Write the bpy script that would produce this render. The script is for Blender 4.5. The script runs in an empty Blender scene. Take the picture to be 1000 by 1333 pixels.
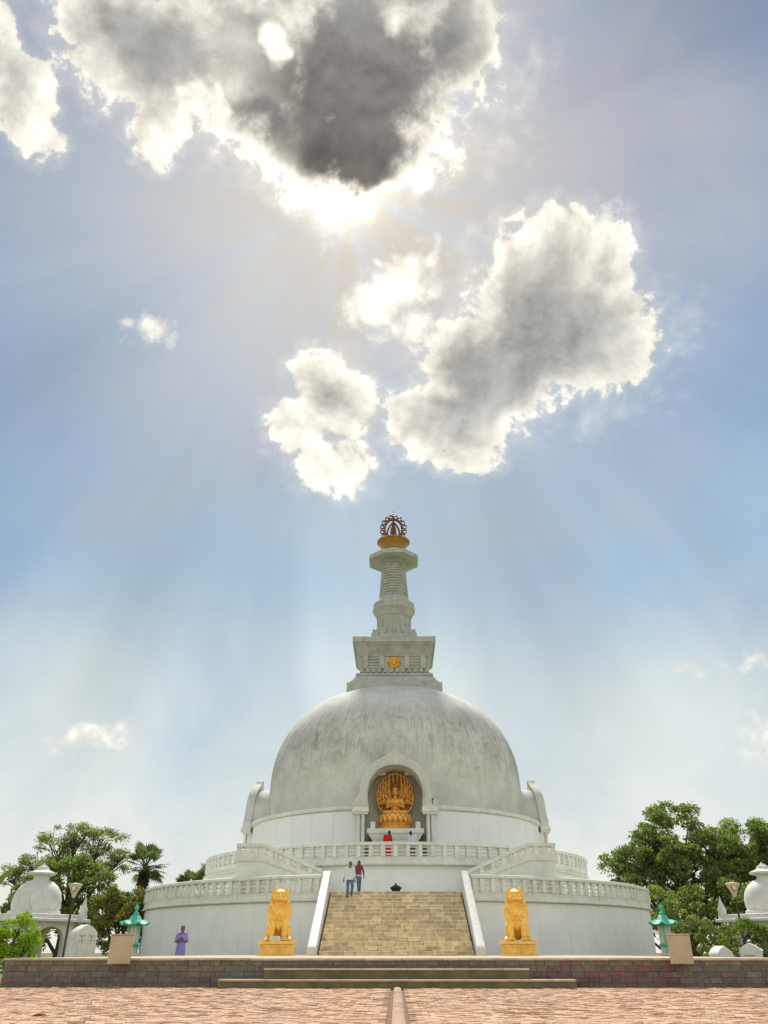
import bpy, bmesh, math, random
import numpy as np
from mathutils import Vector, Matrix
R = math.radians
random.seed(7); rng = np.random.default_rng(11)
sc = bpy.context.scene
COL = sc.collection

# ------------------------------------------------------------------ camera
EYE = 0.72
cam_d = bpy.data.cameras.new('camera'); cam = bpy.data.objects.new('camera', cam_d); COL.objects.link(cam)
cam.location = (0, 0, EYE); cam.rotation_euler = (R(90 + 29.834), 0, R(0.795))
cam_d.sensor_fit = 'VERTICAL'; cam_d.sensor_height = 24; cam_d.lens = 24 * 1000 / 1333
cam_d.clip_start = 0.1; cam_d.clip_end = 5000
sc.camera = cam

# ------------------------------------------------------------------ view, sampling
vs = sc.view_settings
vs.view_transform = 'Standard'; vs.look = 'None'; vs.exposure = 0.63; vs.gamma = 1; vs.use_curve_mapping = False
sc.render.engine = 'CYCLES'
sc.cycles.use_denoising = True
sc.cycles.max_bounces = 6; sc.cycles.diffuse_bounces = 4; sc.cycles.transparent_max_bounces = 8

# ------------------------------------------------------------------ node helper: small expression language
class X:
    """scalar or vector socket with operators"""
    nt = None
    def __init__(s, sock): s.s = sock
    @staticmethod
    def m(op, *a, clamp=False):
        n = X.nt.nodes.new('ShaderNodeMath'); n.operation = op; n.use_clamp = clamp
        for i, v in enumerate(a):
            if isinstance(v, X): X.nt.links.new(v.s, n.inputs[i])
            else: n.inputs[i].default_value = v
        return X(n.outputs[0])
    @staticmethod
    def vm(op, *a, out=0):
        n = X.nt.nodes.new('ShaderNodeVectorMath'); n.operation = op
        for i, v in enumerate(a):
            if isinstance(v, X): X.nt.links.new(v.s, n.inputs['Scale'] if (op == 'SCALE' and i == 1) else n.inputs[i])
            elif op == 'SCALE' and i == 1: n.inputs['Scale'].default_value = v
            else: n.inputs[i].default_value = v
        return X(n.outputs[out])
    def __add__(a, b): return X.m('ADD', a, b)
    __radd__ = __add__
    def __sub__(a, b): return X.m('SUBTRACT', a, b)
    def __rsub__(a, b): return X.m('SUBTRACT', b, a)
    def __mul__(a, b): return X.m('MULTIPLY', a, b)
    __rmul__ = __mul__
    def __truediv__(a, b): return X.m('DIVIDE', a, b)
    def __rtruediv__(a, b): return X.m('DIVIDE', b, a)
    def max(a, b): return X.m('MAXIMUM', a, b)
    def min(a, b): return X.m('MINIMUM', a, b)
    def clamp(a): return X.m('ADD', a, 0.0, clamp=True)
    def exp(a): return X.m('EXPONENT', a)
    def smooth(a, lo, hi):
        n = X.nt.nodes.new('ShaderNodeMapRange'); n.interpolation_type = 'SMOOTHSTEP'
        X.nt.links.new(a.s, n.inputs[0]); n.inputs[1].default_value = lo; n.inputs[2].default_value = hi
        return X(n.outputs[0])
    @staticmethod
    def noise(vec, scale, detail=4, rough=.55, dist=0, color=False):
        n = X.nt.nodes.new('ShaderNodeTexNoise'); X.nt.links.new(vec.s, n.inputs['Vector'])
        n.inputs['Scale'].default_value = scale; n.inputs['Detail'].default_value = detail
        n.inputs['Roughness'].default_value = rough; n.inputs['Distortion'].default_value = dist
        return X(n.outputs['Color' if color else 'Fac'])
    @staticmethod
    def xyz(x, y, z):
        n = X.nt.nodes.new('ShaderNodeCombineXYZ')
        for i, v in enumerate((x, y, z)):
            if isinstance(v, X): X.nt.links.new(v.s, n.inputs[i])
            else: n.inputs[i].default_value = v
        return X(n.outputs[0])
    def sep(a):
        n = X.nt.nodes.new('ShaderNodeSeparateXYZ'); X.nt.links.new(a.s, n.inputs[0])
        return [X(o) for o in n.outputs]
    @staticmethod
    def mix(f, a, b, mode='MIX'):
        n = X.nt.nodes.new('ShaderNodeMix'); n.data_type = 'RGBA'; n.blend_type = mode
        for sock, v in ((n.inputs[0], f), (n.inputs[6], a), (n.inputs[7], b)):
            if isinstance(v, X): X.nt.links.new(v.s, sock)
            else: sock.default_value = v if not isinstance(v, tuple) else (*v[:3], 1)
        return X(n.outputs[2])

# ------------------------------------------------------------------ world: daylight sky, sun behind a cloud
SUN_AZ, SUN_EL = R(-4.709), R(52.625)       # azimuth from +Y towards +X
SUN = Vector((math.cos(SUN_EL) * math.sin(SUN_AZ), math.cos(SUN_EL) * math.cos(SUN_AZ), math.sin(SUN_EL)))
SE1 = SUN.cross(Vector((0, 0, 1))).normalized(); SE2 = SE1.cross(SUN)
# clouds as offsets (radians) right of and above the sun, half sizes, tilt
CLOUD = [(0.0129, 0.1213, 0.1522, 0.1328, 0.0536),
 (-0.0466, 0.0432, 0.0992, 0.0707, 0.0561),
 (0.0212, 0.0388, 0.1042, 0.0637, 0.0545),
 (0.109, 0.1674, 0.0526, 0.0793, 0.0494),
 (-0.1121, 0.1173, 0.0991, 0.1058, 0.0629),
 (-0.223, 0.1387, 0.1075, 0.0826, 0.073),
 (-0.2242, 0.0641, 0.0467, 0.0495, 0.0652),
 (-0.2833, 0.1652, 0.0471, 0.0472, 0.085),
 (-0.1337, 0.2279, 0.268, 0.0628, 0.0625),
 (0.0447, 0.2333, 0.1307, 0.0756, 0.0498),
 (-0.374, 0.0797, 0.0546, 0.051, 0.0766),
 (-0.3619, 0.0432, 0.035, 0.0321, 0.0683),
 (-0.3764, 0.1397, 0.0315, 0.0479, 0.0907),
 (0.2688, -0.1563, 0.1346, 0.1148, 0.0751),
 (0.2375, -0.0929, 0.0925, 0.0802, 0.0646),
 (0.1912, -0.205, 0.1164, 0.0906, 0.0708),
 (0.1164, -0.2741, 0.0755, 0.0517, 0.062),
 (0.1582, -0.2918, 0.0655, 0.0452, 0.0678),
 (0.2629, -0.0374, 0.0596, 0.0519, 0.0597),
 (0.3458, -0.1649, 0.0552, 0.0882, 0.0802),
 (0.3167, -0.0608, 0.0431, 0.057, 0.0642),
 (-0.0139, -0.2474, 0.0621, 0.0624, 0.0447),
 (-0.0649, -0.2922, 0.0523, 0.0359, 0.0348),
 (-0.0028, -0.3408, 0.0636, 0.0467, 0.0423),
 (0.0855, -0.2657, 0.0404, 0.0299, 0.0554),
 (0.1675, -0.254, 0.0657, 0.0552, 0.0676)]
THIN = [(0.0785, -0.1142, 0.077, 0.0618, 0.0559),
 (0.037, -0.135, 0.0679, 0.0444, 0.053),
 (0.0973, -0.1641, 0.0538, 0.0322, 0.057),
 (-0.2322, -0.1757, 0.037, 0.0369, 0.029, 0.62),
 (-0.3161, -0.698, 0.0795, 0.024, -0.071, 0.6),
 (0.4804, -0.5861, 0.0442, 0.0184, 0.1653, 0.6),
 (0.5459, -0.5698, 0.0553, 0.0172, 0.1851, 0.55),
 (0.5851, -0.6497, 0.0458, 0.05, 0.2096, 0.55),
 (0.3106, -0.0215, 0.0355, 0.0428, 0.059, 0.9)]
CORE = [(0.0089, 0.1135, 0.1658, 0.1208, 0.0535, 1.0),
 (-0.0017, 0.0457, 0.1129, 0.067, 0.0549, 1.0),
 (-0.1087, 0.0596, 0.0841, 0.0466, 0.0591, 0.75),
 (-0.2264, 0.1456, 0.1237, 0.0786, 0.0735, 0.62),
 (-0.0279, 0.188, 0.1844, 0.054, 0.0551, 0.75),
 (0.0835, 0.166, 0.0638, 0.0694, 0.051, 0.75),
 (0.063, 0.0933, 0.0971, 0.0858, 0.0528, 0.95),
 (0.2559, -0.1524, 0.1531, 0.1234, 0.0743, 0.66),
 (0.1925, -0.2196, 0.1454, 0.1006, 0.0736, 0.62),
 (-0.0208, -0.2507, 0.0501, 0.0451, 0.043, 0.3),
 (0.1463, -0.2673, 0.09, 0.0575, 0.0669, 0.45),
 (-0.3697, 0.0837, 0.0349, 0.0438, 0.0777, 0.25)]
GAP = [(-0.0897, 0.1519, 0.022, 0.0313, 0.0663, 0.85),
 (-0.1776, 0.0671, 0.0292, 0.0504, 0.0637, 0.85),
 (0.0574, 0.1718, 0.0204, 0.0282, 0.0548, 0.4)]
def make_world():
    w = bpy.data.worlds.new('World'); sc.world = w; w.use_nodes = True
    nt = w.node_tree; nt.nodes.clear(); X.nt = nt
    tc = nt.nodes.new('ShaderNodeTexCoord')
    d = X.vm('NORMALIZE', X(tc.outputs['Generated']))
    dz = d.sep()[2]
    dot = lambda v: X.vm('DOT_PRODUCT', d, tuple(v), out=1)
    s, a, b = dot(SUN), dot(SE1), dot(SE2)
    k = 2.0 / (s + 1.0).max(.04)
    u, v = a * k, b * k
    theta = X.m('SQRT', u * u + v * v)
    # Nishita daylight
    sky = nt.nodes.new('ShaderNodeTexSky'); sky.sky_type = 'NISHITA'; sky.sun_disc = False
    sky.sun_elevation = SUN_EL; sky.sun_rotation = SUN_AZ
    sky.air_density = 1.0; sky.dust_density = 2.0; sky.ozone_density = 2.5; sky.altitude = 50
    base = X(sky.outputs[0])
    # thin milky veil: thick near the horizon, patchy above
    n1 = X.noise(d, 1.7, 4, .5, .3); n2 = X.noise(d, 4.5, 5, .6, .6)
    up = dz.max(0.0)
    veil = ((up * -3.0).exp() * .55 + (n1 - .47) * 1.5 + (n2 - .5) * .9 + .45).clamp()
    # crepuscular rays fan out from the sun
    inv = 1.0 / theta.max(.02)
    ang = X.xyz(u * inv, v * inv, theta * .35)
    ray = X.noise(ang, 3.4, 3, .55)
    rayf = (ray - .5) * theta.smooth(.02, .30) * (1.0 - theta.smooth(.62, 1.1))
    skyc = X.mix(1.0, base, (.29, .41, .50), 'MULTIPLY')
    def ramp(f, pts):
        c = pts[0][1]
        for (p0, _), (p1, c1) in zip(pts, pts[1:]): c = X.mix(f.smooth(p0, p1), c, c1)
        return c
    hz = ramp(up, [(.0, (6.8, 6.6, 5.9)), (.27, (5.2, 5.6, 5.3)), (.44, (2.65, 3.85, 4.7)), (.60, (2.1, 3.05, 4.25)), (.92, (1.55, 1.85, 3.0))])
    grey = X.mix(n2.smooth(.42, .66) * .5, hz, (2.9, 3.05, 3.5))
    col = X.mix(veil * .85, skyc, X.mix(up.smooth(.2, .5), hz, grey))
    col = X.vm('SCALE', col, 1.0 + rayf * n1.smooth(.3, .65) * .65)
    # glow around the veiled sun
    g_wide = (theta * theta * -7.5).exp(); g_mid = (theta * theta * -60.0).exp(); g_in = (theta * theta * -520.0).exp()
    warm = X.mix((g_wide * (.80 + 1.0 * (ray - .5))).clamp(), col, (4.2, 3.7, 3.1))
    glow = g_mid * .5 + g_in * 2.8
    glow = glow * (1.0 + (ray - .5) * 1.1)
    gl = X.vm('SCALE', X.xyz(1.0, .93, .74), glow)
    col = X.vm('ADD', warm, gl)
    # ---- clouds: soft bodies with ragged fractal edges
    wn = X.vm('SUBTRACT', X.noise(d, 7.0, 4, .6, color=True), (.5, .5, .5))
    wx, wy, _ = wn.sep()
    uu, vv = u + wx * .095, v + wy * .095
    q2 = X.xyz(uu, vv, 0.0)
    def field(L):
        f = None
        for e in L:
            cu, cv, ru, rv, t = e[:5]; wgt = e[5] if len(e) > 5 else 1
            mp = nt.nodes.new('ShaderNodeMapping'); mp.vector_type = 'TEXTURE'; nt.links.new(q2.s, mp.inputs[0])
            mp.inputs[1].default_value = (cu, cv, 0); mp.inputs[2].default_value = (0, 0, t); mp.inputs[3].default_value = (ru, rv, 1)
            g = X.vm('LENGTH', X(mp.outputs[0]), out=1)
            if wgt != 1: g = X.m('MULTIPLY_ADD', g, wgt, 1.0 - wgt)
            f = g if f is None else X.m('SMOOTH_MIN', f, g, .22)
        return 1.0 - f
    toS = X.vm('NORMALIZE', X.vm('SUBTRACT', tuple(SUN), X.vm('SCALE', d, s)))
    fb = X.noise(d, 15.0, 8, .62, .2); fb2 = X.noise(d, 60.0, 5, .65)
    fbS = X.noise(X.vm('ADD', d, X.vm('SCALE', toS, .016)), 15.0, 6, .62, .2)
    fbl = X.noise(d, 8.0, 5, .55, .3)
    relief = fb - fbS
    rough = (fb - .5) * 1.2 + (fb2 - .5) * .80
    # elsewhere in the sky the same broken cumulus goes on
    away = theta.smooth(1.0, 1.35)
    gen = (X.noise(d, 2.6, 6, .55) - .50) * 5.0
    D = field(CLOUD).max(gen - (1.0 - away) * 9.0) + rough
    cover = D.smooth(.09, .27)
    wisp = D.smooth(-.35, .20) * .22
    DT = field(THIN) + rough * 1.25
    thinc = DT.smooth(.10, .85) * .9
    K = field(CORE); G = field(GAP) + (fb - .5) * .9 + (fbl - .5) * .5
    dark = (K + (fbl - .5) * .55 + (fb - .5) * .16 - G.max(0.0) * 1.3).smooth(-.14, .50) * (D - rough * .55).smooth(.14, .58)
    thick = gen.smooth(.9, 2.2) * away * .25
    dark = dark.max(thick)
    near = (theta * theta * -9.0).exp(); near2 = (theta * theta * -22.0).exp()
    lit = .90 + g_mid * .45 + g_in * .8
    shade = 1.0 + relief * 1.7 + (fbl - .5) * .35
    cw = X.vm('SCALE', X.mix(near, (6.9, 6.7, 6.0), (7.6, 7.2, 6.2)), lit * shade)
    core = X.vm('SCALE', X.mix(near2, (3.55, 3.55, 3.35), (1.25, 1.12, 1.02)), .86 + relief * 1.15 + (fbl - .5) * 1.1)
    cw = X.vm('SCALE', cw, 1.0 + away * .55)          # clouds out of view brightened to add light on the stupa front
    cc = X.mix(dark, cw, core)
    out = X.mix((cover + wisp * (1.0 - cover)).max(thinc).clamp(), col, cc)
    # below the horizon: plain ground tone
    out = X.mix(dz.smooth(-.03, -.005), (2.6, 2.3, 1.9), out)
    bg = nt.nodes.new('ShaderNodeBackground'); nt.links.new(out.s, bg.inputs[0]); bg.inputs[1].default_value = .10
    o = nt.nodes.new('ShaderNodeOutputWorld'); nt.links.new(bg.outputs[0], o.inputs[0])
    w.cycles.sampling_method = 'MANUAL'; w.cycles.sample_map_resolution = 512
make_world()

# the sun, softened by the cloud in front of it
sl = bpy.data.lights.new('sun', 'SUN'); sl.energy = 3.2; sl.angle = R(12); sl.color = (1, .94, .84)
so = bpy.data.objects.new('sun', sl); COL.objects.link(so)
so.rotation_euler = (-SUN).to_track_quat('-Z', 'Y').to_euler(); so.location = (0, 0, 80)

# ------------------------------------------------------------------ materials
def material(name, c1, c2=None, scale=3.0, rough=.8, bump=0.0, bscale=40, metallic=0.0, streak=0.0, streak_col=(.12, .11, .08),
             island=0.0, objrand=0.0, spec=.3, detail=5, trans=0.0, stretch=None):
    m = bpy.data.materials.new(name); m.use_nodes = True; nt = m.node_tree; X.nt = nt
    bs = nt.nodes['Principled BSDF']; tc = nt.nodes.new('ShaderNodeTexCoord'); P = X(tc.outputs['Object'])
    if objrand:                                    # decorrelate copies
        oi = nt.nodes.new('ShaderNodeObjectInfo'); P = X.vm('ADD', P, X.vm('SCALE', X.xyz(13.1, 7.7, 5.3), X(oi.outputs['Random']) * 9.0))
    Q = X.vm('MULTIPLY', P, stretch) if stretch else P
    n = X.noise(Q, scale, detail, .6)
    col = X.mix(n.smooth(.30, .70), c1, c2 or tuple(.82 * v for v in c1))
    if streak:
        x, y, z = P.sep()
        sv = X.xyz(x * 5.0, y * 5.0, z * .35)
        st = (X.noise(sv, 1.0, 6, .65).smooth(.48, .75) * X.noise(P, .45, 3, .5).smooth(.38, .66)) * streak
        col = X.mix(st.clamp(), col, streak_col)
    if island:
        g = nt.nodes.new('ShaderNodeNewGeometry')
        col = X.vm('SCALE', col, X(g.outputs['Random Per Island']) * (2 * island) + (1 - island))
    if objrand:
        col = X.vm('SCALE', col, X(oi.outputs['Random']) * (2 * objrand) + (1 - objrand))
    nt.links.new(col.s, bs.inputs['Base Color'])
    bs.inputs['Roughness'].default_value = rough; bs.inputs['Metallic'].default_value = metallic
    bs.inputs['Specular IOR Level'].default_value = spec
    if bump:
        bn = nt.nodes.new('ShaderNodeBump'); bn.inputs['Strength'].default_value = bump; bn.inputs['Distance'].default_value = .02
        nt.links.new(X.noise(P, bscale, 6, .65).s, bn.inputs['Height']); nt.links.new(bn.outputs[0], bs.inputs['Normal'])
    if trans:
        tr = nt.nodes.new('ShaderNodeBsdfTranslucent'); nt.links.new(X.vm('MULTIPLY', col, (1.35, 1.5, .6)).s, tr.inputs[0])
        mx = nt.nodes.new('ShaderNodeMixShader'); mx.inputs[0].default_value = trans
        nt.links.new(bs.outputs[0], mx.inputs[1]); nt.links.new(tr.outputs[0], mx.inputs[2])
        nt.links.new(mx.outputs[0], nt.nodes['Material Output'].inputs[0])
    return m

M = {}
M['wall'] = material('white painted wall', (.83, .84, .79), (.77, .78, .73), 1.1, .75, .12, 25, streak=.3, streak_col=(.45, .44, .38))
M['panel'] = material('white wall panel', (.83, .855, .835), (.77, .80, .785), .8, .7, .08, 25, streak=.28, streak_col=(.50, .50, .44), objrand=.012)
M['trim'] = material('weathered white plaster', (.78, .79, .71), (.66, .67, .60), 1.6, .8, .2, 30, streak=.55, streak_col=(.27, .27, .22))
M['post'] = material('weathered white post', (.78, .79, .72), (.68, .69, .62), 1.6, .8, .2, 30, streak=.35, streak_col=(.30, .30, .24), objrand=.05)
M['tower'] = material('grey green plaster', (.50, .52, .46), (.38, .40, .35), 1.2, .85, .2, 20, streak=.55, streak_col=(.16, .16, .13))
M['gold'] = material('gold paint', (.80, .42, .06), (.60, .27, .03), 3, .36, .1, 30, metallic=.35, spec=.5)
M['gold_dull'] = material('dull gilding', (.50, .28, .08), (.36, .18, .05), 5, .45, .15, 30, metallic=.4)
M['bronze'] = material('dark bronze', (.27, .13, .055), (.17, .08, .035), 6, .45, .1, 40, metallic=.4)
M['statue_gold'] = material('gilded statue', (.92, .50, .12), (.74, .35, .06), 2.5, .30, .08, 30, metallic=.30, spec=.5)
M['statue_dark'] = material('shaded gilding', (.36, .16, .045), (.22, .09, .03), 4, .5, .15, 30, metallic=.4)  # shade in the recess behind the arms, put into the gilding colour
M['lion_gold'] = material('yellow gold paint', (1.0, .66, .15), (.84, .46, .07), 5, .36, .35, 28, metallic=.10, spec=.5, streak=.35, streak_col=(.45, .20, .03))
M['step_stone'] = material('ochre stair stone', (.82, .70, .47), (.58, .46, .28), 4.0, .85, .35, 30, objrand=.18)
M['wall_stone'] = material('dark grey wall stone', (.20, .18, .145), (.13, .12, .10), 7, .9, .4, 30, objrand=.13)
M['wall_stone_red'] = material('purplish wall stone', (.22, .125, .125), (.15, .095, .09), 7, .9, .4, 30, objrand=.13)
M['coping'] = material('sandy coping stone', (.56, .46, .31), (.40, .33, .22), 3, .85, .3, 30, objrand=.15)
M['moss_step'] = material('mossy step stone', (.20, .17, .095), (.125, .11, .065), 3, .9, .4, 25, objrand=.15)
M['brick'] = material('worn pavement brick', (.63, .42, .28), (.52, .33, .215), 1.8, .85, .35, 30, island=.17, objrand=.14)
M['joint'] = material('brick joint sand', (.26, .16, .11), (.18, .11, .08), 6, .95, .3, 40)
M['paving'] = material('far paving', (.50, .33, .24), (.38, .23, .16), 1.5, .9, .3, 8)
M['grass'] = material('dry grass ground', (.11, .15, .04), (.17, .15, .07), .4, .95, .4, 6)
M['marble'] = material('white marble', (.74, .73, .68), (.62, .61, .56), 3, .6, .1, 30, streak=.2, streak_col=(.4, .38, .3))
M['orange_lit'] = material('orange-lit plaster', (.66, .50, .30), (.56, .40, .22), 2, .85, .1, 30)  # orange light inside the kiosks is put into this plaster colour
M['tan'] = material('tan painted concrete', (.50, .43, .29), (.43, .36, .24), 3, .85, .15, 30, streak=.25, streak_col=(.2, .17, .1))
M['carved'] = material('carved lettering', (.42, .40, .34), (.36, .34, .28), 8, .9)
M['copper_green'] = material('green copper', (.11, .56, .41), (.07, .40, .30), 5, .5, .15, 30)
M['lantern_panel'] = material('lantern panel', (.62, .64, .54), (.5, .52, .44), 3, .6)
M['iron'] = material('brown painted iron', (.10, .055, .035), (.07, .04, .03), 6, .5)
M['lamp_glass'] = material('lamp shade', (.72, .62, .48), (.66, .56, .42), 6, .3, spec=.5)
M['black'] = material('black metal', (.03, .03, .028), (.02, .02, .02), 8, .5)
M['bark'] = material('bark', (.10, .075, .055), (.055, .04, .03), 6, .95, .6, 14, stretch=(1, 1, .25))
M['leaf_dark'] = material('dark green leaves', (.215, .275, .095), (.135, .190, .065), .35, .5, island=.5, trans=.5)
M['leaf_mid'] = material('olive green leaves', (.25, .275, .125), (.175, .200, .09), .5, .55, island=.45, trans=.5)
M['leaf_red'] = material('russet young leaves', (.23, .20, .06), (.13, .165, .04), .9, .55, island=.5, trans=.45)
M['leaf_bright'] = material('bright green leaves', (.30, .40, .03), (.18, .32, .03), 1.2, .5, island=.4, trans=.45)
M['leaf_shrub'] = material('shrub leaves', (.20, .26, .06), (.13, .19, .045), 1.2, .5, island=.45, trans=.4)
M['leaf_palm'] = material('palm leaves', (.13, .175, .08), (.09, .125, .055), 1, .5, island=.4, trans=.35)
M['leaf_dry'] = material('dry palm skirt', (.10, .075, .045), (.06, .045, .03), 2, .9, island=.4)
M['skin'] = material('skin', (.23, .115, .065), (.19, .09, .05), 8, .55)
M['hair'] = material('black hair', (.014, .011, .010), (.008, .007, .006), 30, .45)
M['shirt_white'] = material('white shirt', (.70, .74, .78), (.60, .65, .70), 9, .85)
M['jeans'] = material('blue jeans', (.12, .18, .30), (.08, .12, .22), 12, .9)
M['maroon'] = material('maroon top', (.30, .055, .075), (.20, .035, .05), 10, .85)
M['pale_blue'] = material('pale blue hem', (.50, .56, .74), (.42, .48, .66), 10, .85)
M['lavender'] = material('lavender tunic', (.30, .27, .62), (.22, .19, .50), 7, .85)
M['wine'] = material('dark wine trousers', (.10, .025, .045), (.07, .02, .03), 8, .85)
M['red_cloth'] = material('red cloth', (.68, .025, .02), (.5, .015, .012), 8, .8)
M['shoe'] = material('dark shoe', (.04, .03, .028), (.03, .02, .02), 8, .5)
M['plaque'] = material('white plaque', (.75, .72, .62), (.68, .64, .54), 9, .6)
M['dryleaf'] = material('dry fallen leaf', (.32, .14, .05), (.2, .09, .03), 9, .8)

def dome_material():
    m = bpy.data.materials.new('weathered dome'); m.use_nodes = True; nt = m.node_tree; X.nt = nt
    bs = nt.nodes['Principled BSDF']; P = X(nt.nodes.new('ShaderNodeTexCoord').outputs['Object'])
    x, y, z = P.sep()
    az = X.m('ARCTAN2', x, 0.0 - y)
    mott = X.noise(P, .55, 6, .6)
    base = X.mix(mott.smooth(.32, .68), (.70, .71, .65), (.57, .585, .53))
    fine = X.noise(P, 5.0, 6, .7)
    base = X.mix(fine.smooth(.42, .75) * .35, base, (.36, .37, .31))
    # rain streaks running down from the shoulder, strongest in a ragged belt
    s1 = X.noise(X.xyz(az * 30.0, z * .50, 1.7), 1.0, 7, .72)
    s2 = X.noise(X.xyz(az * 90.0, z * 1.3, 4.2), 1.0, 5, .65)
    patch = X.noise(X.xyz(az * 2.2, z * .34, 9.0), 1.0, 5, .6)
    grain = X.noise(P, 1.9, 7, .68)
    zz = z + (patch - .5) * 4.6
    belt = zz.smooth(10.6, 13.4) * (1.0 - zz.smooth(14.2, 17.2))
    st = (s1.smooth(.44, .76) * .44 + s2.smooth(.45, .80) * .36) * (belt * .9 + .28) + belt * patch.smooth(.42, .66) * .30 + grain.smooth(.46, .72) * (belt * .34 + .10)
    base = X.mix(st.clamp() * .76, base, (.15, .14, .10))
    # a few thin dark runs
    r = X.noise(X.xyz(az * 120.0, z * .22, 8.0), 1.0, 2, .5).smooth(.66, .74) * X.noise(P, .6, 3, .5).smooth(.5, .6)
    base = X.mix(r * .5, base, (.12, .115, .095))
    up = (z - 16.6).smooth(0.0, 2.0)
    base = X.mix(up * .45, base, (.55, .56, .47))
    nt.links.new(base.s, bs.inputs['Base Color']); bs.inputs['Roughness'].default_value = .85
    bn = nt.nodes.new('ShaderNodeBump'); bn.inputs['Strength'].default_value = .15; bn.inputs['Distance'].default_value = .03
    nt.links.new(X.noise(P, 9.0, 6, .65).s, bn.inputs['Height']); nt.links.new(bn.outputs[0], bs.inputs['Normal'])
    return m
M['dome'] = dome_material()

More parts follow.
